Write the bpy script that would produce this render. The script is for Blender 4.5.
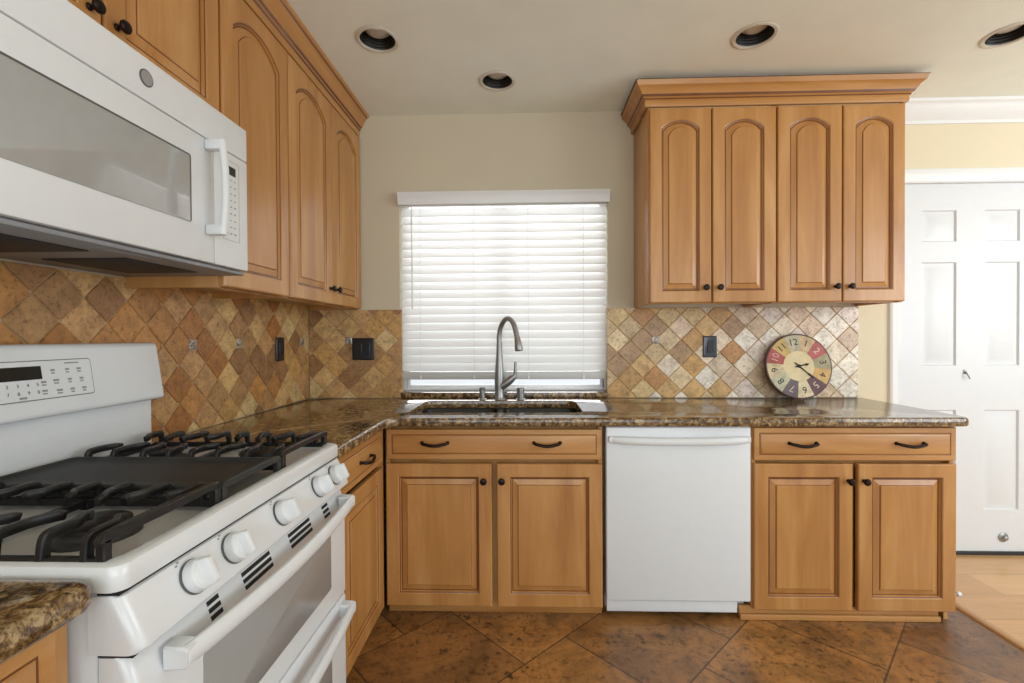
import bpy, bmesh, math, random
from mathutils import Vector, Matrix
from mathutils.geometry import tessellate_polygon

for o in list(bpy.data.objects):
    bpy.data.objects.remove(o)
SC = bpy.context.scene
COL = SC.collection
PI = math.pi

# ------------------------------------------------------------------ camera
cam_d = bpy.data.cameras.new('camera')
cam_d.sensor_width = 36.0
cam_d.lens = 36.0 * 468.4 / 1024.0
cam_d.clip_start = 0.02
cam = bpy.data.objects.new('camera', cam_d)
COL.objects.link(cam)
_yaw, _pit, _rol = 0.0306, -0.0106, -0.0055
_r = Vector((math.cos(_yaw), math.sin(_yaw), 0))
_f = Vector((-math.sin(_yaw), math.cos(_yaw), 0))
_u = Vector((0, 0, 1))
_f2 = _f * math.cos(_pit) + _u * math.sin(_pit)
_u2 = _u * math.cos(_pit) - _f * math.sin(_pit)
_r3 = _r * math.cos(_rol) + _u2 * math.sin(_rol)
_u3 = _u2 * math.cos(_rol) - _r * math.sin(_rol)
_m = Matrix((_r3, _u3, -_f2)).transposed().to_4x4()
_m.translation = Vector((1.2248, -2.5908, 1.2018))
cam.matrix_world = _m
SC.camera = cam

# ------------------------------------------------------------------ world, lights, exposure
SC.view_settings.view_transform = 'Standard'
SC.view_settings.look = 'None'
SC.view_settings.gamma = 1.0
SC.view_settings.use_curve_mapping = False
SC.view_settings.exposure = 0.0
world = bpy.data.worlds.new('sky')
SC.world = world
world.use_nodes = True
world.node_tree.nodes['Background'].inputs[0].default_value = (0.90, 0.96, 1.0, 1)
world.node_tree.nodes['Background'].inputs[1].default_value = 1.0


def area(name, loc, target, sx, sy, power, color=(1, 1, 1), spread=None):
    d = bpy.data.lights.new(name, 'AREA')
    d.shape = 'RECTANGLE'
    d.size, d.size_y, d.energy, d.color = sx, sy, power, color
    if spread:
        d.spread = spread
    o = bpy.data.objects.new(name, d)
    COL.objects.link(o)
    o.location = loc
    o.rotation_euler = (Vector(target) - Vector(loc)).to_track_quat('-Z', 'Y').to_euler()
    return o


# daylight through the sink window, unseen dining-side openings, and added fill from behind
area('sink_window_daylight', (1.10, 0.55, 1.75), (1.10, 0.0, 1.35), 1.5, 1.3, 38, (1, 1, 1))
area('patio_door_daylight', (5.2, -2.9, 1.5), (2.4, -0.3, 1.6), 1.2, 1.5, 33, (0.90, 0.955, 1.0))
area('dining_window_daylight', (5.2, -1.6, 1.55), (2.6, 0.0, 1.2), 0.7, 1.1, 17, (0.93, 0.97, 1.0))
area('rear_fill_light', (1.6, -5.2, 1.5), (1.6, 0, 3.3), 4.0, 1.6, 50, (0.87, 0.95, 1.0))  # unseen source added behind the camera, tilted up to brighten the ceiling


# ------------------------------------------------------------------ helpers
def props(o, label=None, cat=None, group=None, kind=None):
    if label: o['label'] = label
    if cat: o['category'] = cat
    if group: o['group'] = group
    if kind: o['kind'] = kind
    return o


def thing(name, label, cat, loc=(0, 0, 0), rz=0.0, group=None):
    o = bpy.data.objects.new(name, None)
    o.empty_display_size = 0.05
    COL.objects.link(o)
    o.location = loc
    o.rotation_euler = (0, 0, rz)
    return props(o, label, cat, group)


def copy_tree(o, parent=None):
    c = o.copy()
    COL.objects.link(c)
    if parent is not None:
        c.parent = parent
    for ch in list(o.children):
        copy_tree(ch, c)
    return c


class MB:
    """collects geometry for ONE mesh object"""
    def __init__(self):
        self.bm = bmesh.new()

    def box(self, x0, x1, y0, y1, z0, z1, m=0, bev=0.0, seg=2):
        bm = self.bm
        vs = [bm.verts.new((x, y, z)) for x in (x0, x1) for y in (y0, y1) for z in (z0, z1)]
        q = [(0, 1, 3, 2), (4, 6, 7, 5), (0, 4, 5, 1), (2, 3, 7, 6), (0, 2, 6, 4), (1, 5, 7, 3)]
        fs = [bm.faces.new([vs[i] for i in f]) for f in q]
        for f in fs: f.material_index = m
        if bev > 0:
            es = list({e for f in fs for e in f.edges})
            bev = min(bev, 0.45 * min(abs(x1 - x0), abs(y1 - y0), abs(z1 - z0)))
            r = bmesh.ops.bevel(bm, geom=es, offset=bev, segments=seg, profile=0.5, affect='EDGES')
            for f in r['faces']: f.material_index = m
        return self

    def loops(self, loops, mats=0, cap0=True, cap1=True, close=True):
        """bridge equal-length rings of points"""
        bm = self.bm
        R = [[bm.verts.new(p) for p in l] for l in loops]
        n = len(R[0])
        for k in range(len(R) - 1):
            mi = mats[k] if isinstance(mats, (list, tuple)) else mats
            for i in range(n if close else n - 1):
                j = (i + 1) % n
                try:
                    f = bm.faces.new((R[k][i], R[k][j], R[k + 1][j], R[k + 1][i]))
                    f.material_index = mi
                except ValueError:
                    pass
        if cap0:
            f = bm.faces.new(R[0][::-1]); f.material_index = mats[0] if isinstance(mats, (list, tuple)) else mats
        if cap1:
            f = bm.faces.new(R[-1]); f.material_index = mats[-1] if isinstance(mats, (list, tuple)) else mats
        return self

    def extr(self, poly, a, b, axis='x', m=0, bev=0.0):
        """extrude a 2-D polygon; axis x: poly=(y,z)  y: (x,z)  z: (x,y)"""
        def P(p, t):
            return {'x': (t, p[0], p[1]), 'y': (p[0], t, p[1]), 'z': (p[0], p[1], t)}[axis]
        bm = self.bm
        n0 = len(bm.faces)
        A = [bm.verts.new(P(p, a)) for p in poly]
        B = [bm.verts.new(P(p, b)) for p in poly]
        n = len(poly)
        fs = [bm.faces.new((A[i], A[(i + 1) % n], B[(i + 1) % n], B[i])) for i in range(n)]
        fs += [bm.faces.new(A[::-1]), bm.faces.new(B)]
        for f in fs: f.material_index = m
        if bev > 0:
            es = list({e for f in fs for e in f.edges})
            r = bmesh.ops.bevel(bm, geom=es, offset=bev, segments=2, profile=0.5, affect='EDGES')
            for f in r['faces']: f.material_index = m
        return self

    def lathe(self, prof, c=(0, 0, 0), axis=(0, 0, 1), seg=24, m=0, cap0=True, cap1=True):
        """prof: (radius, height along axis)"""
        ax = Vector(axis).normalized()
        t = Vector((1, 0, 0)) if abs(ax.x) < 0.9 else Vector((0, 1, 0))
        e1 = ax.cross(t).normalized(); e2 = ax.cross(e1)
        c = Vector(c)
        L = []
        for r, h in prof:
            r = max(r, 1e-4)
            L.append([c + ax * h + (e1 * math.cos(2 * PI * i / seg) + e2 * math.sin(2 * PI * i / seg)) * r for i in range(seg)])
        return self.loops(L, m, cap0, cap1)

    def tube(self, pts, rad, seg=12, m=0, sx=1.0, sy=1.0, up=(0, 0, 1), square=False):
        pts = [Vector(p) for p in pts]
        n = len(pts)
        rad = rad if isinstance(rad, (list, tuple)) else [rad] * n
        L = []
        up = Vector(up)
        prev = None
        for i, p in enumerate(pts):
            d = (pts[min(i + 1, n - 1)] - pts[max(i - 1, 0)]).normalized()
            if prev is None:
                e1 = d.cross(up)
                if e1.length < 1e-3: e1 = d.cross(Vector((1, 0, 0)))
                e1.normalize()
            else:
                e1 = prev - d * prev.dot(d); e1.normalize()
            prev = e1
            e2 = e1.cross(d)
            if square:
                q = [(-1, -.7), (-.7, -1), (.7, -1), (1, -.7), (1, .7), (.7, 1), (-.7, 1), (-1, .7)]
                L.append([p + e1 * a * rad[i] * sx + e2 * b * rad[i] * sy for a, b in q])
            else:
                L.append([p + (e1 * math.cos(2 * PI * k / seg) * sx + e2 * math.sin(2 * PI * k / seg) * sy) * rad[i] for k in range(seg)])
        return self.loops(L, m)

    def holed(self, outer, holes, z, m=0, axis='z', flip=False):
        """flat face with holes; returns nothing"""
        def P(p):
            return {'z': (p[0], p[1], z), 'y': (p[0], z, p[1])}[axis]
        polys = [[Vector((p[0], p[1], 0)) for p in outer]] + [[Vector((p[0], p[1], 0)) for p in h] for h in holes]
        flat = [p for pl in polys for p in pl]
        vs = [self.bm.verts.new(P(p)) for p in flat]
        for t in tessellate_polygon(polys):
            try:
                f = self.bm.faces.new([vs[i] for i in t]); f.material_index = m
            except ValueError:
                pass
        return self

    def xf(self, mat):
        bmesh.ops.transform(self.bm, matrix=mat, verts=self.bm.verts)
        return self

    def build(self, name, mats, parent=None, loc=None, smooth=35, merge=True):
        bm = self.bm
        if merge:
            bmesh.ops.remove_doubles(bm, verts=bm.verts, dist=1e-5)
        bmesh.ops.recalc_face_normals(bm, faces=bm.faces)
        me = bpy.data.meshes.new(name)
        bm.to_mesh(me); bm.free()
        if not isinstance(mats, (list, tuple)): mats = [mats]
        for mt in mats: me.materials.append(mt)
        if smooth:
            for p in me.polygons: p.use_smooth = True
            me.set_sharp_from_angle(angle=math.radians(smooth))
        o = bpy.data.objects.new(name, me)
        COL.objects.link(o)
        if parent is not None: o.parent = parent
        if loc is not None: o.location = loc
        return o


def smooth_path(pts, n=6):
    """Catmull-Rom through pts"""
    P = [Vector(p) for p in pts]
    P = [P[0] * 2 - P[1]] + P + [P[-1] * 2 - P[-2]]
    out = []
    for i in range(1, len(P) - 2):
        for k in range(n):
            t = k / n
            a, b, c, d = P[i - 1], P[i], P[i + 1], P[i + 2]
            out.append(0.5 * ((2 * b) + (c - a) * t + (2 * a - 5 * b + 4 * c - d) * t * t + (3 * b - a - 3 * c + d) * t ** 3))
    out.append(P[-2])
    return out


def rrect(x0, x1, y0, y1, r, n=5):
    out = []
    for cx, cy, a0 in ((x1 - r, y0 + r, -90), (x1 - r, y1 - r, 0), (x0 + r, y1 - r, 90), (x0 + r, y0 + r, 180)):
        for k in range(n + 1):
            a = math.radians(a0 + 90 * k / n)
            out.append((cx + r * math.cos(a), cy + r * math.sin(a)))
    return out


def offset_poly(P, d):
    """inward offset of a CCW polygon with mitres"""
    n = len(P); out = []
    for i in range(n):
        a, b, c = Vector(P[i - 1]), Vector(P[i]), Vector(P[(i + 1) % n])
        e1 = (b - a).normalized(); e2 = (c - b).normalized()
        n1 = Vector((-e1.y, e1.x)); n2 = Vector((-e2.y, e2.x))
        k = 1 + n1.dot(n2)
        out.append(tuple(b + (n1 + n2) * (d / max(k, 0.3))))
    return out


# ------------------------------------------------------------------ materials
def srgb(r, g, b):
    f = lambda c: (c / 255 / 12.92) if c / 255 <= 0.04045 else ((c / 255 + 0.055) / 1.055) ** 2.4
    return (f(r), f(g), f(b), 1.0)


class NT:
    def __init__(self, name, rough=0.5, metal=0.0, color=(0.8, 0.8, 0.8, 1), coat=0.0, spec=0.5):
        self.mat = bpy.data.materials.new(name)
        self.mat.use_nodes = True
        self.t = self.mat.node_tree
        self.b = self.t.nodes['Principled BSDF']
        s = self.b.inputs
        s['Base Color'].default_value = color
        s['Roughness'].default_value = rough
        s['Metallic'].default_value = metal
        s['Coat Weight'].default_value = coat
        s['Coat Roughness'].default_value = 0.15
        s['Specular IOR Level'].default_value = spec
        self.mat.diffuse_color = color

    def n(self, typ, **kw):
        nd = self.t.nodes.new(typ)
        for k, v in kw.items():
            if k.startswith('i_'):
                key = k[2:].replace('_', ' ')
                nd.inputs[int(key) if key.isdigit() else key].default_value = v
            else:
                setattr(nd, k, v)
        return nd

    def l(self, a, ai, b, bi):
        self.t.links.new(a.outputs[ai], b.inputs[bi]); return b

    def ramp(self, stops, src=None, si=0):
        r = self.n('ShaderNodeValToRGB')
        el = r.color_ramp.elements
        while len(el) < len(stops): el.new(0.5)
        for e, (p, c) in zip(el, stops): e.position = p; e.color = c
        if src: self.l(src, si, r, 0)
        return r

    def noise(self, scale, detail=4, rough=0.55, dist=0.0, vec=None, vi='Vector'):
        nd = self.n('ShaderNodeTexNoise')
        nd.inputs['Scale'].default_value = scale
        nd.inputs['Detail'].default_value = detail
        nd.inputs['Roughness'].default_value = rough
        nd.inputs['Distortion'].default_value = dist
        if vec: self.l(vec, vi, nd, 'Vector')
        return nd

    def coords(self, scale=(1, 1, 1), rnd=True):
        tc = self.n('ShaderNodeTexCoord')
        src, si = tc, 'Object'
        if rnd:
            oi = self.n('ShaderNodeObjectInfo')
            mul = self.n('ShaderNodeVectorMath', operation='MULTIPLY')
            cmb = self.n('ShaderNodeCombineXYZ')
            for k in range(3): self.l(oi, 'Random', cmb, k)
            self.l(cmb, 0, mul, 0); mul.inputs[1].default_value = (7.3, 3.1, 5.7)
            ad = self.n('ShaderNodeVectorMath', operation='ADD')
            self.l(tc, 'Object', ad, 0); self.l(mul, 0, ad, 1)
            src, si = ad, 0
        mp = self.n('ShaderNodeMapping')
        mp.inputs['Scale'].default_value = scale
        self.l(src, si, mp, 'Vector')
        return mp

    def mix(self, a, ai, b, bi, fac=0.5, blend='MIX', fsrc=None, fi=0):
        m = self.n('ShaderNodeMix', data_type='RGBA', blend_type=blend)
        m.inputs[0].default_value = fac
        if fsrc: self.l(fsrc, fi, m, 0)
        if hasattr(a, 'outputs'): self.t.links.new(a.outputs[ai], m.inputs[6])
        else: m.inputs[6].default_value = a
        if hasattr(b, 'outputs'): self.t.links.new(b.outputs[bi], m.inputs[7])
        else: m.inputs[7].default_value = b
        return m

    def bump(self, src, si, strength=0.1, dist=0.01):
        bp = self.n('ShaderNodeBump')
        bp.inputs['Strength'].default_value = strength
        bp.inputs['Distance'].default_value = dist
        self.l(src, si, bp, 'Height'); self.l(bp, 0, self.b, 'Normal')
        return bp


def plain(name, c, rough=0.5, metal=0.0, coat=0.0, noise=0.03, scale=30, bump=0.0, bscale=200, spec=0.5):
    """near-uniform finish with a faint procedural variation"""
    N = NT(name, rough, metal, c, coat, spec)
    cd = N.coords((1, 1, 1))
    nz = N.noise(scale, 3, vec=cd)
    lo = tuple(max(0, v * (1 - noise)) for v in c[:3]) + (1,)
    hi = tuple(min(1, v * (1 + noise)) for v in c[:3]) + (1,)
    rp = N.ramp([(0.3, lo), (0.7, hi)], nz)
    N.l(rp, 0, N.b, 'Base Color')
    if bump:
        n2 = N.noise(bscale, 3, vec=cd)
        N.bump(n2, 0, bump, 0.004)
    return N.mat


def wood(name, dark, mid, light, grain='z', rough=0.36, coat=0.25):
    N = NT(name, rough, 0, mid, coat)
    s = {'z': (7, 7, 0.9), 'x': (0.9, 7, 7), 'y': (7, 0.9, 7)}[grain]
    cd = N.coords(s)
    a = N.noise(1.0, 5, 0.6, 0.8, cd)
    s2 = {'z': (70, 70, 1.6), 'x': (1.6, 70, 70), 'y': (70, 1.6, 70)}[grain]
    cd2 = N.coords(s2)
    b = N.noise(1.0, 4, 0.6, 0.2, cd2)
    r1 = N.ramp([(0.25, dark), (0.5, mid), (0.75, light)], a)
    r2 = N.ramp([(0.3, (0.9, 0.88, 0.86, 1)), (0.6, (1, 1, 1, 1))], b)
    m = N.mix(r1, 0, r2, 0, 0.5, 'MULTIPLY')
    N.l(m, 2, N.b, 'Base Color')
    N.bump(b, 0, 0.03, 0.002)
    return N.mat


M = {}
WD, WM, WL = srgb(164, 109, 53), srgb(188, 134, 74), srgb(208, 160, 102)
M['maple'] = wood('maple_vertical', WD, WM, WL, 'z')
M['maple_h'] = wood('maple_horizontal', WD, WM, WL, 'x')
M['maple_l'] = wood('maple_lengthwise', WD, WM, WL, 'y')
M['glaze'] = wood('maple_brown_glaze', srgb(96, 54, 24), srgb(112, 66, 32), srgb(128, 78, 40), 'z')
M['cab_in'] = plain('cabinet_underside_board', srgb(196, 160, 112), 0.6)
M['white_enamel'] = plain('white_enamel', srgb(226, 229, 231), 0.22, coat=0.3, noise=0.01)
M['white_plastic'] = plain('white_plastic', srgb(226, 229, 231), 0.35, noise=0.01)
M['oven_glass'] = plain('white_oven_glass', srgb(158, 158, 156), 0.22, noise=0.01, coat=0.1)
M['micro_glass'] = plain('grey_microwave_glass', srgb(168, 168, 166), 0.05, noise=0.02, coat=0.5)
M['dark_edge'] = plain('dark_border_and_knob_shadow', srgb(92, 92, 92), 0.3)
M['grey_print'] = plain('grey_print', srgb(150, 150, 150), 0.5)
M['dark_print'] = plain('dark_print', srgb(84, 84, 84), 0.5)
M['display'] = plain('dark_display_glass', srgb(38, 40, 38), 0.1)
M['slot'] = plain('dark_slot_and_seam_shade', srgb(22, 22, 22), 0.7)
M['iron'] = plain('cast_iron', srgb(21, 21, 21), 0.4, noise=0.2, bump=0.12, bscale=350)
M['griddle'] = plain('griddle_coating', srgb(54, 54, 53), 0.55, noise=0.2, scale=14, spec=0.3)
M['deck'] = plain('pale_cooktop_enamel', srgb(206, 204, 199), 0.28, noise=0.04)
M['micro_under'] = plain('grey_painted_steel', srgb(136, 138, 142), 0.42, noise=0.12, scale=8)
M['filter'] = plain('dark_filter_mesh', srgb(34, 34, 34), 0.6, noise=0.3, scale=200)
M['bronze'] = plain('oil_rubbed_bronze', srgb(46, 36, 32), 0.32, metal=0.85, noise=0.2)
M['steel'] = plain('brushed_nickel', srgb(158, 158, 157), 0.34, metal=0.75, noise=0.05, scale=80)
M['chrome'] = plain('chrome', srgb(200, 200, 202), 0.1, metal=1.0, noise=0.02)
M['sink_black'] = plain('black_composite', srgb(24, 24, 25), 0.35, noise=0.2, scale=300)
M['outlet_black'] = plain('black_outlet_plastic', srgb(20, 21, 23), 0.35, noise=0.05)
M['outlet_slate'] = plain('blue_black_glossy_plastic', srgb(44, 52, 62), 0.12, noise=0.05, coat=0.4)
M['trim_white'] = plain('white_trim_paint', srgb(232, 233, 233), 0.35, noise=0.01)
M['door_white'] = plain('white_door_paint', srgb(220, 223, 226), 0.38, noise=0.01)
M['vinyl'] = plain('white_vinyl', srgb(240, 240, 240), 0.3, noise=0.01)
M['rail'] = plain('pale_grey_vinyl', srgb(206, 206, 203), 0.35, noise=0.01)
M['rubber'] = plain('black_rubber', srgb(40, 40, 42), 0.6)
M['baffle'] = plain('black_baffle', srgb(30, 27, 22), 0.45, noise=0.1)
M['can_ring'] = plain('almond_trim_ring', srgb(214, 208, 194), 0.4, noise=0.01)
M['lamp_face'] = plain('frosted_lamp_glass', srgb(206, 202, 192), 0.3, noise=0.02)
M['ceil'] = plain('ceiling_paint', srgb(242, 245, 236), 0.9, noise=0.02, scale=6, bump=0.25, bscale=160)
M['wall'] = plain('beige_wall_paint', srgb(206, 195, 172), 0.85, noise=0.015, scale=4, bump=0.12, bscale=220)
M['wall_y'] = plain('cream_wall_paint_and_lit_strip', srgb(226, 214, 186), 0.85, noise=0.015, scale=4, bump=0.12, bscale=220)
M['grout'] = plain('tan_grout', srgb(190, 162, 124), 0.85, noise=0.1, scale=60, bump=0.3, bscale=400)

# blind slats: light passes through a little
N = NT('white_blind_slat', 0.4, 0, srgb(244, 244, 243))
tr = N.n('ShaderNodeBsdfTranslucent'); tr.inputs[0].default_value = (0.95, 0.95, 0.94, 1)
mx = N.n('ShaderNodeMixShader'); mx.inputs[0].default_value = 0.38
out = N.t.nodes['Material Output']
N.l(N.b, 0, mx, 1); N.l(tr, 0, mx, 2); N.l(mx, 0, out, 0)
M['slat'] = N.mat

N = NT('window_glass', 0.0, 0, (1, 1, 1, 1))
gl = N.n('ShaderNodeBsdfTransparent'); gg = N.n('ShaderNodeBsdfGlossy'); gg.inputs['Roughness'].default_value = 0.02
fr = N.n('ShaderNodeFresnel'); fr.inputs[0].default_value = 1.45
mx = N.n('ShaderNodeMixShader'); N.l(fr, 0, mx, 0); N.l(gl, 0, mx, 1); N.l(gg, 0, mx, 2)
N.l(mx, 0, N.t.nodes['Material Output'], 0)
M['glass'] = N.mat

# granite
N = NT('brown_granite', 0.1, 0, srgb(120, 95, 65), 0.3)
cd = N.coords((1, 1, 1), False)
a = N.noise(42, 6, 0.74, 0.4, cd)
b = N.noise(150, 4, 0.7, 0.3, cd)
c = N.noise(9, 3, 0.6, 1.2, cd)
ra = N.ramp([(0.33, srgb(30, 24, 19)), (0.43, srgb(84, 64, 42)), (0.52, srgb(132, 106, 70)), (0.61, srgb(190, 168, 130)), (0.72, srgb(84, 67, 48))], a)
rb = N.ramp([(0.36, (0.16, 0.13, 0.11, 1)), (0.46, (0.95, 0.92, 0.88, 1)), (0.7, (1.15, 1.1, 1.0, 1))], b)
rc = N.ramp([(0.35, (0.8, 0.76, 0.72, 1)), (0.65, (1.1, 1.08, 1.05, 1))], c)
m1 = N.mix(ra, 0, rb, 0, 0.85, 'MULTIPLY'); m2 = N.mix(m1, 2, rc, 0, 0.8, 'MULTIPLY')
N.l(m2, 2, N.b, 'Base Color')
M['granite'] = N.mat

# tumbled stone tile: tone per tile x travertine clouding and pits
N = NT('tumbled_stone_tile', 0.4, 0, srgb(180, 140, 90), 0.1)
at = N.n('ShaderNodeVertexColor'); at.layer_name = 'tile_tone'
cd = N.coords((1, 1, 1), False)
a = N.noise(22, 7, 0.72, 0.3, cd); b = N.noise(75, 5, 0.75, 0.4, cd)
ra = N.ramp([(0.34, (0.66, 0.6, 0.54, 1)), (0.5, (0.98, 0.96, 0.94, 1)), (0.66, (1.24, 1.23, 1.21, 1))], a)
rb = N.ramp([(0.36, (0.34, 0.27, 0.21, 1)), (0.46, (1, 1, 1, 1)), (0.7, (1.12, 1.12, 1.12, 1))], b)
m1 = N.mix(at, 0, ra, 0, 0.9, 'MULTIPLY'); m2 = N.mix(m1, 2, rb, 0, 0.7, 'MULTIPLY')
N.l(m2, 2, N.b, 'Base Color')
N.bump(b, 0, 0.25, 0.004)
M['tile'] = N.mat
N = NT('mosaic_accent', 0.35, 0.3, srgb(150, 146, 138))
v = N.n('ShaderNodeTexVoronoi'); v.inputs['Scale'].default_value = 110
N.l(N.coords((1, 1, 1)), 0, v, 'Vector')
r = N.ramp([(0.1, srgb(96, 90, 82)), (0.5, srgb(168, 160, 148)), (0.9, srgb(206, 200, 190))], v, 'Color')
N.l(r, 0, N.b, 'Base Color')
M['accent'] = N.mat

# slate floor: 18 inch tiles on the diagonal in running bond
N = NT('slate_floor_tile', 0.32, 0, srgb(120, 84, 50), 0.15)
tc = N.n('ShaderNodeTexCoord')
du = N.n('ShaderNodeVectorMath', operation='DOT_PRODUCT'); dv = N.n('ShaderNodeVectorMath', operation='DOT_PRODUCT')
N.l(tc, 'Object', du, 0); du.inputs[1].default_value = (.7071, .7071, 0)
N.l(tc, 'Object', dv, 0); dv.inputs[1].default_value = (.7071, -.7071, 0)
cb = N.n('ShaderNodeCombineXYZ'); N.l(du, 'Value', cb, 0)
sb = N.n('ShaderNodeMath', operation='ADD'); sb.inputs[1].default_value = 4.6 - 0.105
ad = N.n('ShaderNodeMath', operation='ADD'); ad.inputs[1].default_value = 4.6
N.l(dv, 'Value', sb, 0); N.l(sb, 0, cb, 1)
N.l(du, 'Value', ad, 0); N.l(ad, 0, cb, 0)
bk = N.n('ShaderNodeTexBrick')
bk.offset = 0.5; bk.offset_frequency = 2; bk.squash = 1.0
for k, val in (('Scale', 1.0), ('Mortar Size', 0.0036), ('Mortar Smooth', 0.3), ('Bias', 0.0), ('Brick Width', 0.46), ('Row Height', 0.46)):
    bk.inputs[k].default_value = val
bk.inputs['Color1'].default_value = srgb(166, 122, 72)
bk.inputs['Color2'].default_value = srgb(122, 88, 56)
bk.inputs['Mortar'].default_value = srgb(88, 66, 46)
N.l(cb, 0, bk, 'Vector')
a = N.noise(4.5, 9, 0.72, 0.5, tc, 'Object'); b = N.noise(26, 8, 0.8, 0.3, tc, 'Object')
ra = N.ramp([(0.32, (0.42, 0.40, 0.38, 1)), (0.46, (0.86, 0.8, 0.74, 1)), (0.58, (1.3, 1.2, 1.02, 1)), (0.7, (0.8, 0.74, 0.7, 1))], a)
rb = N.ramp([(0.40, (0.12, 0.11, 0.10, 1)), (0.47, (0.9, 0.88, 0.86, 1)), (0.66, (1.25, 1.2, 1.1, 1))], b)
pc = N.noise(2.2, 3, 0.6, 0.8, tc, 'Object')
pm = N.ramp([(0.36, (0.15, 0.15, 0.15, 1)), (0.62, (1, 1, 1, 1))], pc)
m1 = N.mix(bk, 0, ra, 0, 0.9, 'MULTIPLY'); m2 = N.mix(m1, 2, rb, 0, 0.8, 'MULTIPLY', pm, 0)
N.l(m2, 2, N.b, 'Base Color')
N.bump(b, 0, 0.2, 0.01)
M['slate'] = N.mat

# oak floor boards running along the wall
N = NT('oak_floor_boards', 0.3, 0, srgb(206, 164, 112), 0.2)
tc = N.n('ShaderNodeTexCoord')
bk = N.n('ShaderNodeTexBrick'); bk.offset = 0.37
for k, val in (('Scale', 1.0), ('Mortar Size', 0.0012), ('Mortar Smooth', 0.4), ('Brick Width', 1.3), ('Row Height', 0.19)):
    bk.inputs[k].default_value = val
bk.inputs['Color1'].default_value = srgb(214, 172, 118); bk.inputs['Color2'].default_value = srgb(200, 156, 104)
bk.inputs['Mortar'].default_value = srgb(150, 108, 66)
N.l(tc, 'Object', bk, 'Vector')
mp = N.n('ShaderNodeMapping'); mp.inputs['Scale'].default_value = (1.2, 14, 14); N.l(tc, 'Object', mp, 0)
a = N.noise(1.5, 5, 0.6, 1.0, mp, 0)
ra = N.ramp([(0.3, (0.84, 0.8, 0.76, 1)), (0.6, (1.04, 1.03, 1.02, 1))], a)
m1 = N.mix(bk, 0, ra, 0, 0.8, 'MULTIPLY'); N.l(m1, 2, N.b, 'Base Color')
M['oak'] = N.mat
M['oak_trim'] = wood('oak_reducer', srgb(172, 124, 74), srgb(190, 144, 92), srgb(204, 160, 108), 'y')

# ------------------------------------------------------------------ dimensions
ZC = 0.862          # counter top
CT = 0.037          # counter thickness
ZU = 1.356          # underside of wall cabinets
ZT = 2.431          # ceiling
WX0, WX1, WZ1 = 0.522, 1.677, 1.985   # sink window opening
WZ0 = ZC - 0.03
DX0, DX1, DZ1 = 3.226, 4.036, 2.02    # door opening
RY0, RY1 = -1.965, -1.200             # range along the left wall
XR = 5.35

# ------------------------------------------------------------------ the room
def structure(o):
    o['kind'] = 'structure'
    return o


mb = MB()
T = 0.13
mb.box(-T, WX0, 0, T, 0, ZT); mb.box(WX0, WX1, 0, T, 0, WZ0 - 0.012); mb.box(WX0, WX1, 0.0735, T, WZ0 - 0.012, ZC + 0.031); mb.box(WX0, WX1, 0, T, WZ1, ZT)
mb.box(WX1, 3.02, 0, T, 0, ZT); mb.box(3.02, DX0, 0, T, 0, ZT, 1)  # last strip: same wall as left, cream paints in the light near the door
mb.box(DX0, DX1, 0, T, DZ1, ZT, 1); mb.box(DX1, XR, 0, T, 0, ZT, 1)
structure(mb.build('wall_back', [M['wall'], M['wall_y']], merge=False))
mb = MB(); mb.box(-T, 0, -5.6, 0, 0, ZT)
structure(mb.build('wall_left', M['wall']))
mb = MB(); mb.box(XR, XR + T, -1.1, T, 0, ZT)
structure(mb.build('wall_right', M['wall_y']))

LIGHTS = [(0.617, -0.660), (1.092, -0.328), (2.168, -0.625), (3.215, -0.590)]
mb = MB()
circ = lambda c, r, n=32: [(c[0] + r * math.cos(2 * PI * i / n), c[1] + r * math.sin(2 * PI * i / n)) for i in range(n)]
mb.holed([(-T, -5.6), (XR + T, -5.6), (XR + T, T), (-T, T)], [circ(c, 0.074) for c in LIGHTS], ZT)
mb.box(-T, XR + T, -5.6, T, ZT + 0.2, ZT + 0.24)
structure(mb.build('ceiling', M['ceil'], smooth=0))
mb = MB(); mb.box(-T, 3.115, -3.3, T, -0.1, 0)
structure(mb.build('floor', M['slate'], smooth=0))
mb = MB(); mb.box(3.115, XR + T, -5.6, T, -0.1, 0.0); mb.box(-T, 3.115, -5.6, -3.3, -0.1, 0.0)  # second slab: unseen oak put behind the camera to bounce light upward
structure(mb.build('floor_wood', M['oak'], smooth=0, merge=False))
mb = MB()
mb.extr([(3.10, 0.0), (3.102, 0.005), (3.108, 0.009), (3.135, 0.009), (3.142, 0.005), (3.145, 0.0)], -3.3, -0.02, 'y')
structure(mb.build('trim_1', M['oak_trim']))

WB = ZC + 0.033
mb = MB(); mb.box(WX0 + 0.002, WX1 - 0.002, -0.014, 0.072, ZC + 0.0006, WB - 0.001, 0, 0.005)
structure(mb.build('trim_4', M['granite']))
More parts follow.
